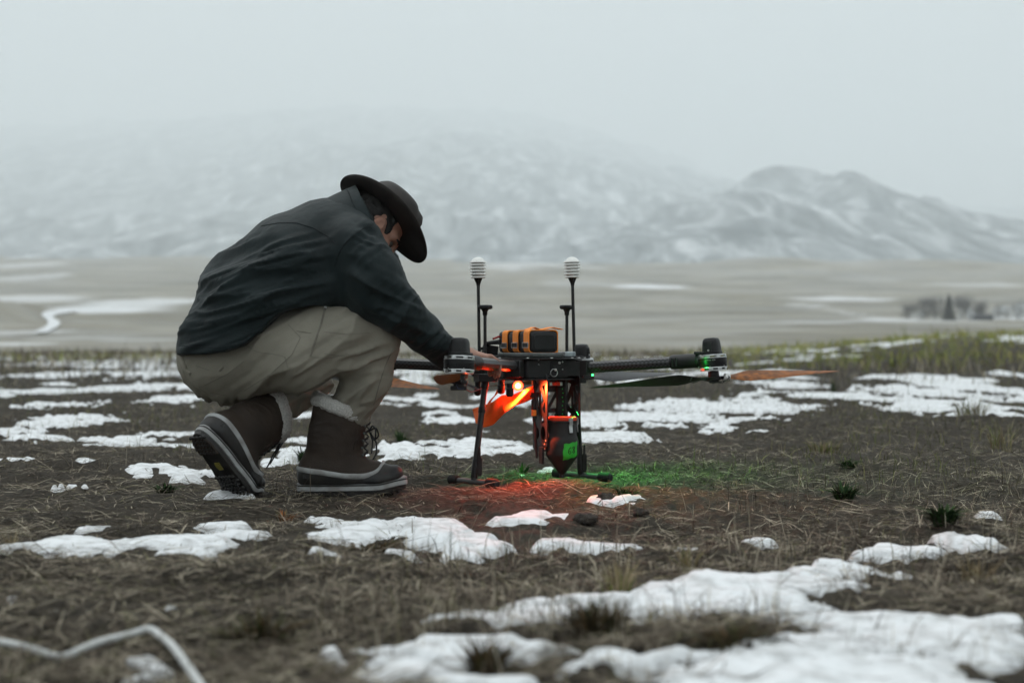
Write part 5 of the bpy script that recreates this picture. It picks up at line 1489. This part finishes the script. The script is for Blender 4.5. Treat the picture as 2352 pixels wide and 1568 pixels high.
def lamp(name, loc, col, watts, r):
    d = bpy.data.lights.new(name, 'POINT'); d.color = col; d.energy = watts; d.shadow_soft_size = r
    o = bpy.data.objects.new(name, d); o.location = tuple(loc); COL.objects.link(o); return o
rl = bpy.data.lights.new('red_lamp', 'SPOT'); rl.color = (1.0, 0.085, 0.018); rl.energy = 24.0; rl.shadow_soft_size = 0.008; rl.spot_size = R(138); rl.spot_blend = 0.6
ro_ = bpy.data.objects.new('red_lamp', rl); ro_.location = tuple(lp + np.array((0, -0.016, -0.004))); COL.objects.link(ro_)
ro_.rotation_euler = Vector((-0.42, 0.50, 0.76)).to_track_quat('Z', 'Y').to_euler()
lamp('red_tail_lamp', P(1068, 878, 3.90), (1.0, 0.085, 0.015), 0.10, 0.004)
gl = bpy.data.lights.new('green_lamp', 'SPOT'); gl.color = (0.02, 1.0, 0.10); gl.energy = 9.5; gl.shadow_soft_size = 0.006; gl.spot_size = R(150); gl.spot_blend = 0.4
go = bpy.data.objects.new('green_lamp', gl); go.location = tuple(P(1352, 868, 4.54)); go.rotation_euler = (R(-6), R(-14), 0); COL.objects.link(go)
lamp('green_motor_lamp', FR[0] + np.array((-0.050, -0.045, 0.002)), (0.02, 1.0, 0.10), 0.06, 0.003)

# ---- orange ribbon tied under the airframe
def ribbon():
    up_e = [(1084, 938), (1112, 928), (1130, 921), (1153, 905), (1178, 905), (1206, 893), (1226, 884)]
    lo_e = [(1092, 972), (1111, 984), (1134, 977), (1160, 950), (1180, 934), (1205, 925), (1228, 915)]
    dep = [4.40, 4.38, 4.33, 4.37, 4.40, 4.36, 4.38]; dep2 = [4.34, 4.33, 4.36, 4.33, 4.35, 4.37, 4.36]
    t = np.linspace(0, 6, 49); up_e, lo_e = np.array(up_e, float), np.array(lo_e, float); rows = []
    for q in np.linspace(0, 1, 10):
        row = []
        for tt in t:
            a = [np.interp(tt, range(7), up_e[:, i]) for i in (0, 1)]; b = [np.interp(tt, range(7), lo_e[:, i]) for i in (0, 1)]
            Yq = np.interp(tt, range(7), dep) * (1 - q) + np.interp(tt, range(7), dep2) * q + 0.012 * math.sin(q * 5 + tt * 1.7)
            row.append(P(a[0] + (b[0] - a[0]) * q, a[1] + (b[1] - a[1]) * q, Yq))
        rows.append(row)
    V_ = np.array(rows).reshape(-1, 3); n_ = 49
    F_ = np.array([(i * n_ + k, i * n_ + k + 1, (i + 1) * n_ + k + 1, (i + 1) * n_ + k) for i in range(9) for k in range(48)])
    V_ = relax(V_, F_, 2, 0.4)
    return V_, F_
m, nt, b = nodes_of('orange_nylon'); nn, ll = nt.nodes, nt.links
tcn = nn.new('ShaderNodeTexCoord'); nzn = nn.new('ShaderNodeTexNoise'); nzn.inputs['Scale'].default_value = 400
ll.new(tcn.outputs['Object'], nzn.inputs['Vector'])
rpn = nn.new('ShaderNodeValToRGB'); rpn.color_ramp.elements[0].color = (0.88, 0.19, 0.03, 1); rpn.color_ramp.elements[1].color = (0.98, 0.25, 0.045, 1)
ll.new(nzn.outputs['Fac'], rpn.inputs['Fac']); ll.new(rpn.outputs['Color'], b.inputs['Base Color']); b.inputs['Roughness'].default_value = 0.7
trn = nn.new('ShaderNodeBsdfTranslucent'); ll.new(rpn.outputs['Color'], trn.inputs['Color'])
mxn = nn.new('ShaderNodeMixShader'); mxn.inputs[0].default_value = 0.5
ll.new(b.outputs[0], mxn.inputs[1]); ll.new(trn.outputs[0], mxn.inputs[2]); ll.new(mxn.outputs[0], nn['Material Output'].inputs['Surface'])
M['ribbon'] = m
rv, rf = ribbon()
rib = empty('ribbon', P(1160, 984, 4.35)); tag(rib, 'bright orange translucent cloth streamer hanging under the drone beside its left leg', 'streamer')
o = link('streamer', mesh_np('streamer', rv, rf), M['ribbon'], rib); sm_ = o.modifiers.new('thickness', 'SOLIDIFY'); sm_.thickness = 0.0008
tie = [P(1118, 934, 4.36), P(1128, 918, 4.37), P(1140, 905, 4.37), P(1150, 884, 4.38), P(1160, 870, 4.38)]
rows = [[p + np.array((0.006 * sx, 0, 0.004 * sx)) for p in tie] for sx in (-1, 0, 1)]
V_ = np.array(rows).reshape(-1, 3); F_ = np.array([(i * 5 + k, i * 5 + k + 1, (i + 1) * 5 + k + 1, (i + 1) * 5 + k) for i in range(2) for k in range(4)])
o = link('tie', mesh_np('tie', V_, F_), M['ribbon'], rib); sm_ = o.modifiers.new('thickness', 'SOLIDIFY'); sm_.thickness = 0.0012
# ================================================================== STRAW, GRASS, WEEDS
def blade_mesh(name, x, y, z, ang, length, width, lean, bend, col, tipcol=None):
    """ribbons: root -> middle -> tip. lean from vertical (rad), bend adds droop towards the tip"""
    n = len(x)
    dx, dy = np.cos(ang), np.sin(ang)
    px, py = -dy, dx
    l1, l2 = lean, lean + bend
    hx = length * 0.5
    r0 = np.stack([x, y, z], 1)
    r1 = r0 + np.stack([dx * np.sin(l1) * hx, dy * np.sin(l1) * hx, np.cos(l1) * hx], 1)
    r2 = r1 + np.stack([dx * np.sin(l2) * hx, dy * np.sin(l2) * hx, np.cos(l2) * hx], 1)
    side = np.stack([px, py, np.zeros(n)], 1) * (width / 2)[:, None]
    tw = rng.uniform(-0.5, 0.5, n); side[:, 2] = tw * width / 2
    V = np.stack([r0 - side * .8, r0 + side * .8, r1 + side, r1 - side, r2 + side * .25, r2 - side * .25], 1).reshape(-1, 3)
    b = (np.arange(n) * 6)[:, None]
    F = np.concatenate([b + np.array([[0, 1, 2, 3]]), b + np.array([[3, 2, 4, 5]])])
    me = mesh_np(name, V, F, smooth=False)
    c = np.repeat(col[:, None, :], 6, 1)
    if tipcol is not None: c[:, 4:] = tipcol[:, None]
    c = np.concatenate([c.reshape(-1, 3), np.ones((n * 6, 1))], 1).astype(np.float32)
    a = me.color_attributes.new('Col', 'FLOAT_COLOR', 'POINT'); a.data.foreach_set('color', c.ravel())
    return me
M['blades'] = mat_attr('dry_grass', 0.85)
def palette(n, cols, w, jit=0.25):
    cols = np.array(cols); k = rng.choice(len(cols), n, p=np.array(w) / sum(w))
    return cols[k] * (1 + rng.uniform(-jit, jit, (n, 1)))
STRAW = [(.42, .37, .28), (.20, .165, .125), (.10, .082, .062), (.05, .042, .033), (.16, .15, .08)]
def scatter(n, y0, y1, p):
    t = rng.uniform(0, 1, n); q = 1 - p
    y = (y0 ** q + t * (y1 ** q - y0 ** q)) ** (1 / q)
    x = rng.uniform(-0.62, 0.62, n) * y
    return x, y
# lying straw
x, y = scatter(250000, 1.65, 16, 1.6)
dn = 1.5 * fbm(x * 1.7, y * 1.7, seed=201) + 1.0 * fbm(x * 6, y * 6, seed=202)
k = (rng.uniform(-0.9, 0.9, len(x)) < dn + 0.42) & ((snow_field(x, y) < 0.02) | (rng.uniform(0, 1, len(x)) < 0.19))
for cx, cy in ((-0.13, 4.25), (0.22, 4.47)): k &= ~((np.hypot(x - cx, y - cy) < 0.14) & (rng.uniform(0, 1, len(x)) < 0.8))
x, y = x[k], y[k]; n = len(x)
z = ground_z(x, y) + rng.uniform(0.001, 0.012, n)
L_ = rng.gamma(2.2, 0.015, n) + 0.010; W_ = np.maximum(rng.uniform(.0008, .0023, n), y * .00026)
me = blade_mesh('straw', x, y, z, rng.uniform(0, 2 * math.pi, n), L_, W_, rng.uniform(1.25, 1.62, n), rng.uniform(-0.1, 0.35, n), palette(n, STRAW, [2.2, 3.0, 3.2, 3.4, 0.9]))
tag(link('straw', me, M['blades']), 'pale dry straw littering the dirt', kind='stuff')
# standing stubs and thin dry grass
x, y = scatter(90000, 1.7, 34, 1.25)
dn = fbm(x * 0.9, y * 0.9, seed=211) + 0.8 * fbm(x * 3.3, y * 3.3, seed=212) - 0.30 + 0.45 * sstep(5.5, 9, y)
dn = dn - 0.5 * np.exp(-((x - 0.1) ** 2 + (y - 4.3) ** 2) / 0.5)
k = rng.uniform(-0.35, 0.75, len(x)) < dn
k &= (snow_field(x, y) < 0.15) | (rng.uniform(0, 1, len(x)) < 0.38)
for cx, cy in ((-0.13, 4.22), (0.22, 4.45)): k &= np.hypot(x - cx, y - cy) > 0.16
x, y = x[k], y[k]; n = len(x)
z = ground_z(x, y) - 0.004
L_ = (rng.gamma(2.5, 0.013, n) + 0.012) * (1 + 0.9 * sstep(6, 20, y)); W_ = np.maximum(rng.uniform(.0010, .0024, n), y * .00028)
gr = fbm(x * 0.45, y * 0.35, seed=213)
col = np.where((gr > 0.12)[:, None], palette(n, [(.12, .145, .035), (.20, .19, .075), (.30, .26, .16), (.07, .09, .03)], [2, 2, 2, 2]), palette(n, STRAW, [2.6, 3, 2, 1, 1]))
me = blade_mesh('dry_grass', x, y, z, rng.uniform(0, 2 * math.pi, n), L_, W_, np.abs(rng.normal(0, 0.5, n)), rng.uniform(0, 0.8, n), col)
tag(link('dry_grass', me, M['blades']), 'thin dry grass standing among the snow patches', kind='stuff')
# far rough edge of the field, yellow green on the right
n = 42000
y = rng.uniform(0, 1, n) ** 0.8 * 50 + 16; x = rng.uniform(-0.60, 0.60, n) * y
u = U0 + K * x / y
dn = fbm(x * 0.16, y * 0.09, seed=221) + 0.5 * fbm(x * 0.9, y * 0.5, seed=222)
k = rng.uniform(-0.5, 0.7, n) < dn + 0.10
x, y, u = x[k], y[k], u[k]; n = len(x)
z = ground_z(x, y) - 0.01
g = sstep(1450, 1800, u) * sstep(19, 27, y) + 0.35 * (fbm(x * .12, y * .1, seed=223) > 0.22)
col = np.where((rng.uniform(0, 1, n) < g)[:, None], palette(n, [(.27, .30, .055), (.36, .33, .11), (.16, .20, .045)], [2, 2, 1]), palette(n, STRAW, [2, 3, 3, 2, 1.5]))
me = blade_mesh('rough_grass', x, y, z, rng.uniform(0, 2 * math.pi, n), rng.gamma(3, .045, n) + .05, y * .0006, np.abs(rng.normal(0, .35, n)), rng.uniform(0, .6, n), col)
tag(link('rough_grass', me, M['blades']), 'blurred yellow green rough grass along the far edge of the field', kind='stuff')
# grass lit green behind the right foot of the drone: a denser living patch
x = rng.normal(0.40, 0.28, 3600); y = rng.normal(4.62, 0.20, 3600)
k = np.hypot((x - 0.22), (y - 4.46) * 1.0) > 0.13; x, y = x[k], y[k]; n = len(x)
me = blade_mesh('green_grass', x, y, ground_z(x, y) - .003, rng.uniform(0, 2 * math.pi, n), rng.gamma(3, .007, n) + .008, rng.uniform(.0012, .0024, n), np.abs(rng.normal(1.15, .35, n)), rng.uniform(0, .7, n), palette(n, [(.10, .13, .04), (.22, .21, .11), (.14, .12, .08), (.07, .09, .03)], [2, 2, 2, 2]))
tag(link('green_grass', me, M['blades']), 'short trampled grass around the right foot of the drone', kind='stuff')

def tuft(name, label, cat, u, v, hpx, wpx, n, cols, wts, broad=1.0, lean=0.55, group=None):
    gx_, gy_ = G(u, v)
    px_m = K / gy_; H_ = hpx / px_m; R_ = wpx / px_m / 2
    a = rng.uniform(0, 2 * math.pi, n); r_ = np.sqrt(rng.uniform(0, 1, n)) * R_ * 0.45
    x = r_ * np.cos(a); y = r_ * np.sin(a) * 0.8
    z = ground_z(x + gx_, y + gy_) - ground_z(np.array([gx_]), np.array([gy_]))[0] - 0.004
    ang = a + rng.normal(0, 0.5, n)
    ln = np.clip(r_ / (R_ * .45) * lean + rng.normal(0, .18, n), 0, 1.3)
    L_ = H_ * rng.uniform(0.55, 1.15, n) / np.maximum(np.cos(ln), .55)
    me = blade_mesh(name, x, y, z, ang, L_, np.maximum(rng.uniform(.002, .0035, n) * broad, gy_ * .0004), ln * .6, ln * .8 + rng.uniform(0, .4, n), palette(n, cols, wts))
    o = link(name, me, M['blades']); o.location = (gx_, gy_, float(ground_z(np.array([gx_]), np.array([gy_]))[0]))
    tag(o, label, cat, group); return o
DG = [(.022, .048, .018), (.035, .075, .022), (.055, .085, .03), (.03, .035, .018)]
ST = [(.34, .28, .17), (.22, .17, .10), (.15, .12, .07), (.18, .20, .06)]
BR = [(.075, .052, .026), (.12, .075, .035), (.05, .055, .02), (.035, .03, .018)]
OR = [(.30, .11, .035), (.20, .08, .03), (.12, .10, .04), (.22, .16, .08)]
G1 = 'dark green weeds on the bare dirt'; G2 = 'dry grass tufts in the foreground'
tuft('weed', 'dark green weed in front of snow between the two boots', 'weed', 697, 1054, 40, 46, 60, DG, [2, 3, 2, 1], 2.2, group=G1)
tuft('weed', 'dark green weed on snow just behind the toe of the planted boot', 'weed', 922, 1024, 30, 60, 60, DG, [2, 3, 2, 1], 2.2, group=G1)
tuft('weed', 'small leafy green weed under the drone between its two feet', 'weed', 1196, 1082, 36, 46, 50, DG, [2, 3, 2, 1], 2.4, group=G1)
tuft('weed', 'dark flat weed in the dirt right of the red glow', 'weed', 1440, 1140, 26, 90, 90, DG, [3, 2, 1, 3], 1.5, 0.9, group=G1)
tuft('weed', 'dark green weed alone in the dirt below the right propeller tip', 'weed', 1940, 1146, 40, 74, 120, DG, [3, 3, 2, 2], 2.2, 0.8, group=G1)
tuft('weed', 'large dark green weed directly behind a bright snow patch at right', 'weed', 2166, 1224, 52, 92, 170, DG, [3, 3, 2, 2], 2.4, 0.8, group=G1)
tuft('weed', 'dark weed on the open dirt left of the tiptoe boot', 'weed', 380, 1132, 26, 80, 90, DG, [2, 2, 2, 3], 1.6, 0.9, group=G1)
tuft('weed', 'blurred dark green clump far off to the right of the amber blade', 'weed', 2052, 862, 26, 34, 50, DG, [3, 2, 1, 2], 2, group=G1)
tuft('weed', 'blurred dark clump standing above the long snow band at right', 'weed', 1912, 905, 30, 26, 40, DG, [3, 2, 1, 2], 2, group=G1)
tuft('weed', 'dark clump low in the dirt near the right picture edge', 'weed', 1950, 1078, 22, 70, 70, DG, [2, 2, 2, 3], 1.6, 0.9, group=G1)
tuft('grass_tuft', 'tall brown grass tuft rising out of the big foreground snow patch', 'grass tuft', 1372, 1478, 100, 190, 230, BR, [2, 1, 2, 3], 1.1, 0.6, group=G2)
tuft('grass_tuft', 'rust coloured grass tuft at the lower edge of the big snow patch', 'grass tuft', 1118, 1540, 90, 150, 220, BR, [2, 2, 2, 2], 1.2, 0.6, group=G2)
tuft('grass_tuft', 'low blurred greenish grass tuft left of the big snow patch', 'grass tuft', 600, 1478, 70, 260, 260, BR, [2, 2, 3, 3], 1.1, 0.8, group=G2)
tuft('grass_tuft', 'pale straw tuft standing at the upper left edge of the big snow patch', 'grass tuft', 1420, 1352, 92, 130, 110, ST, [3, 2, 1, 1], 0.8, 0.4, group=G2)
tuft('grass_tuft', 'thin greenish straw tuft behind the big snow patch', 'grass tuft', 1575, 1300, 72, 110, 70, ST, [2, 2, 1, 2], 0.8, 0.4, group=G2)
tuft('grass_tuft', 'thin straw tuft over the right end of the big snow patch', 'grass tuft', 2240, 1330, 80, 160, 90, ST, [2, 2, 2, 0], 0.8, 0.4, group=G2)
tuft('grass_tuft', 'dark heap of grass lying in the lower part of the big snow patch', 'grass tuft', 1690, 1512, 60, 280, 380, BR, [3, 1, 2, 4], 1.0, 1.0, group=G2)
tuft('grass_tuft', 'rusty orange sprig in the dirt in front of the boots', 'grass tuft', 655, 1186, 34, 60, 60, OR, [3, 2, 1, 2], 1.0, 0.6, group=G2)
tuft('grass_tuft', 'short dry tuft at the left end of the nearer snow strip', 'grass tuft', 30, 1262, 50, 70, 50, ST, [2, 2, 2, 0], 0.8, 0.4, group=G2)
tuft('grass_tuft', 'matted dark grass spilling over the snow below the planted boot', 'grass tuft', 860, 1246, 32, 220, 260, BR, [2, 2, 1, 3], 1.0, 1.1, group=G2)
tuft('grass_tuft', 'yellow green grass clump beside the snow at the right edge', 'grass tuft', 2230, 965, 50, 150, 170, ST, [2, 2, 2, 3], 0.9, 0.5, group=G2)
tuft('grass_tuft', 'thin tall grass clump at the far right edge of the bare dirt', 'grass tuft', 2300, 1030, 60, 120, 60, ST, [2, 2, 1, 3], 0.8, 0.5, group=G2)
tuft('grass_tuft', 'yellow green clump in the dirt right of the green glow', 'grass tuft', 1890, 1030, 30, 160, 120, ST, [1, 1, 2, 3], 0.8, 0.6, group=G2)
# lone bent stalks near the feet
for i, (u, v, h_, an, lb) in enumerate([(1150, 1118, 34, 0.5, 'short pale stalk lit red in front of the left foot bar'), (1345, 1098, 40, 2.6, 'green lit stalk crossing the right foot bar'), (530, 1142, 50, 1.6, 'tall dry stalk in front of the lugged boot sole'), (1405, 1094, 34, 0.4, 'green lit stalk leaning right beside the right foot bar')]):
    gx_, gy_ = G(u, v); n = 1; hm_ = h_ / K * gy_; zz = float(ground_z(np.array([gx_]), np.array([gy_]))[0])
    mb = MB(); dx = math.cos(an) * hm_ * (0.25 if i in (0, 2) else 1.2); up = hm_ * (1 if i in (0, 2) else .45)
    mb.tube([np.array((gx_, gy_, zz - .003)), np.array((gx_ + dx * .45, gy_, zz + up * .55)), np.array((gx_ + dx, gy_ - .01, zz + up))], [0.0018, 0.0015, 0.0008], 5)
    tag(mb.build('stalk', mat('stalk', (.26, .21, .13), 0.9)), lb, 'stalk', 'dry stalks by the boots and feet')
# loose clods
def clod(u, v, wpx, lb):
    gx_, gy_ = G(u, v); r_ = wpx / K * gy_ / 2; zz = float(ground_z(np.array([gx_]), np.array([gy_]))[0])
    mb = MB(); rings = []
    for t in np.linspace(0.1, math.pi - 0.1, 12):
        rings.append([np.array((gx_, gy_, zz + r_ * .2)) + np.array((math.sin(t) * math.cos(p), math.sin(t) * math.sin(p), -.6 * math.cos(t))) * r_ * (1 + .35 * vnoise(math.cos(p) * math.sin(t) * 2.3 + u, math.sin(p) * math.sin(t) * 2.3, math.cos(t) * 2.3, 7) + .15 * vnoise(math.cos(p) * math.sin(t) * 7 + u, math.sin(p) * math.sin(t) * 7, math.cos(t) * 7, 8)) for p in np.linspace(0, 2 * math.pi, 18, endpoint=False)])
    mb.loft(rings); tag(mb.build('dirt_clod', M['clod'], sharp=180), lb, 'dirt clod', 'clods of dark earth')
M['clod'] = mat('dark_earth', (.040, .032, .026), 0.95, var=.4, scale=60, bump=1.0, bscale=140, dist=.006)
clod(1345, 1204, 52, 'dark clod of earth at the right end of the snow strip'); clod(1392, 1148, 40, 'dark clod of earth on the small snow patch right of the drone'); clod(1470, 1196, 36, 'flat dark clod on bare dirt between the snow strips')

# pale cord in the blurred foreground
pts = [(-120, 1452, .012), (0, 1466, .012), (70, 1482, .010), (140, 1488, .010), (220, 1474, .014), (300, 1456, .020), (345, 1453, .022), (372, 1464, .022), (400, 1494, .018), (440, 1540, .014), (475, 1585, .012), (510, 1660, .010)]
ctrl = []
for u, v, hgt in pts:
    gx_, gy_ = G(u, v + 22); ctrl.append((gx_, gy_, float(ground_z(np.array([gx_]), np.array([gy_]))[0]) + hgt + .004))
ctrl = np.array(ctrl); tt = np.linspace(0, len(ctrl) - 1, 90)
cp = np.stack([np.interp(tt, range(len(ctrl)), ctrl[:, i]) for i in range(3)], 1)
for _ in range(6): cp[1:-1] = (cp[:-2] + 2 * cp[1:-1] + cp[2:]) / 4
cord = MB().tube(list(cp), 0.0052, 10).build('cord', mat('white_cord', (.55, .56, .55), 0.7, var=.15, scale=120))
tag(cord, 'thick pale cord curving over the dirt at the lower left', 'cord')

# ================================================================== FAR FARMSTEAD
def far_base(u, Y):
    X = (u - U0) / K * Y; return np.array((X, Y, float(ground_z(np.array([X]), np.array([float(Y)]))[0])))
M['twig'] = mat('bare_twigs', (.045, .043, .046), 0.95, var=.3, scale=1.0)
M['frost'] = mat('frosted_twigs', (.74, .77, .79), 0.95, var=.25, scale=0.8)
M['needle'] = mat('dark_needles', (.012, .020, .016), 0.9, var=.4, scale=1.5)
M['bark'] = mat('bark', (.04, .033, .028), 0.95)
def leaf_cloud(root, name, n, shape, size, mt):
    p = shape(n); n = len(p)
    d1 = rng.normal(0, 1, (n, 3)); d2 = rng.normal(0, 1, (n, 3))
    d1 /= np.linalg.norm(d1, axis=1, keepdims=True); d2 /= np.linalg.norm(d2, axis=1, keepdims=True)
    s_ = size * rng.uniform(.5, 1.4, (n, 1))
    V = np.stack([p - d1 * s_ * .5, p + d1 * s_ * .5, p + d2 * s_ * .3 + d1 * s_ * .1, p + d2 * s_ * .25 - d1 * s_ * .1], 1).reshape(-1, 3)
    F = (np.arange(n) * 4)[:, None] + np.array([[0, 1, 2, 3]])
    o = bpy.data.objects.new(name, mesh_np(name, V, F, smooth=False)); o.data.materials.append(mt); COL.objects.link(o); o.parent = root; return o
def limb_part(root, H_, r_, nb, mt):
    mb = MB(); mb.tube([np.array((0, 0, -.3)), np.array((0.05 * H_ * .3, 0, H_ * .5)), np.array((0, 0, H_ * .92))], [r_, r_ * .7, r_ * .15], 7)
    for i in range(nb):
        h0 = H_ * (.2 + .5 * i / nb); a = i * 2.4; l_ = H_ * rng.uniform(.3, .45)
        mb.tube([np.array((0, 0, h0)), np.array((math.cos(a) * l_ * .5, math.sin(a) * l_ * .5, h0 + l_ * .45)), np.array((math.cos(a) * l_ * .8, math.sin(a) * l_ * .8, h0 + l_ * .9))], [r_ * .45, r_ * .3, r_ * .08], 5)
    o = mb.build('trunk', mt); o.parent = root; return o
def round_tree(name, label, u, Y, hpx, wpx, mt, n, group, cat='tree'):
    root = empty(name, far_base(u, Y)); H_ = hpx / K * Y; R_ = wpx / K * Y / 2
    tag(root, label, cat, group)
    limb_part(root, H_, 0.035 * H_, 7, M['bark'])
    cl = [(rng.normal(0, .36), rng.normal(0, .36), rng.uniform(.12, .82)) for _ in range(13)]
    def shape(m):
        k_ = rng.integers(0, len(cl), m); c = np.array(cl)[k_] * np.array((R_, R_, H_))
        q = rng.normal(0, 1, (m, 3)); q /= np.linalg.norm(q, axis=1, keepdims=True); q *= rng.uniform(0, 1, (m, 1)) ** .45
        p = c + q * np.array((R_ * .5, R_ * .5, H_ * .26)); p = p[(p[:, 2] > .04 * H_)]; return p
    leaf_cloud(root, 'crown', n, shape, H_ * .055, mt); return root
def conifer(label, u, Y, hpx, wpx):
    root = empty('conifer_tree', far_base(u, Y)); H_ = hpx / K * Y; R_ = wpx / K * Y / 2
    tag(root, label, 'tree'); limb_part(root, H_, .03 * H_, 0, M['bark'])
    def shape(m):
        t = 1 - np.sqrt(rng.uniform(0, 1, m)); t = rng.uniform(0, 1, m) ** 1.3
        a = rng.uniform(0, 2 * math.pi, m); r_ = R_ * (1 - t) ** .75 * (.75 + .25 * np.sin(t * 46 + np.sin(a * 3))) * np.sqrt(rng.uniform(.2, 1, m))
        return np.stack([r_ * np.cos(a), r_ * np.sin(a), H_ * (.05 + .95 * t) - r_ * .25], 1)
    leaf_cloud(root, 'crown', 9000, shape, H_ * .06, M['needle'])
YF = 400.0
conifer('dark pointed conifer standing among the bare trees at the far farm', 2180, 393.0, 60, 38)
GT = 'bare trees at the far farm'; GB = 'frosted bushes at the far farm'
for u, Yq, h_, w_, lb in [(2146, 408, 50, 62, 'tall bare grey tree just left of the dark conifer'), (2118, 410, 46, 48, 'bare bluish tree second to the left of the conifer'), (2085, 412, 34, 40, 'small bare tree at the left end of the farm trees'),
                          (2222, 410, 54, 66, 'wide bare grey tree just right of the dark conifer'), (2250, 414, 46, 46, 'bare tree behind the dark shed')]:
    round_tree('bare_tree', lb, u, Yq, h_ * 1.08, w_ * 1.1, M['twig'], 3400, GT)
for u, Yq, h_, w_, lb in [(2110, 392, 24, 34, 'white frosted bush left of the conifer foot'), (2150, 393, 12, 40, 'low frosted bush at the conifer foot'), (2207, 393, 26, 26, 'white frosted bush right of the conifer foot'), (2228, 394, 30, 26, 'frosted bush just left of the dark shed'),
                          (2290, 398, 34, 34, 'frosted bush right of the dark shed'), (2312, 404, 38, 36, 'tall frosted bush second to the right of the shed'), (2338, 402, 40, 40, 'frosted bush at the right picture edge'), (2364, 405, 42, 40, 'frosted bush cut off by the right picture edge')]:
    round_tree('frosted_bush', lb, u, Yq, h_, w_, M['frost'], 1500, GB, 'bush')
for u, Yq, h_, w_, lb in [(2300, 412, 40, 60, 'dark bare tree behind the frosted bushes at right'), (2345, 414, 44, 60, 'dark bare tree behind the bush at the picture edge')]:
    round_tree('bare_tree', lb, u, Yq, h_, w_, M['twig'], 2600, GT)
sb = far_base(2256, 396.0); shed = empty('shed', sb); tag(shed, 'long low dark shed among the frosted bushes', 'shed')
def sp_(mb, nm, mt, par=shed):
    o = mb.build(nm, mt, par); return o
sw, sd, sh = 2.55, 2.0, 1.25
sp_(MB().box(sb + np.array((0, 0, sh / 2 - .1)), np.eye(3), (sw, sd, sh / 2 + .1)), 'wall', mat('shed_wall', (.03, .035, .045), .8))
mb = MB(); ro = [(-sd - .2, sh), (0, sh + .45), (sd + .2, sh), (sd + .2, sh - .08), (0, sh + .36), (-sd - .2, sh - .08)]
mb.loft([[sb + np.array((x_, a, b)) for a, b in ro] for x_ in (-sw - .15, sw + .15)]); sp_(mb, 'roof', mat('shed_roof', (.05, .055, .065), .7))
dr_ = sp_(MB().box(sb + np.array((-.6, -sd - .02, .5)), np.eye(3), (.45, .03, .5)), 'door', mat('shed_door', (.02, .022, .028), .8))
for x_ in (.8, 1.7): sp_(MB().box(sb + np.array((x_, -sd - .02, .75)), np.eye(3), (.28, .03, .22)), 'window', mat('shed_window', (.02, .025, .03), .2))
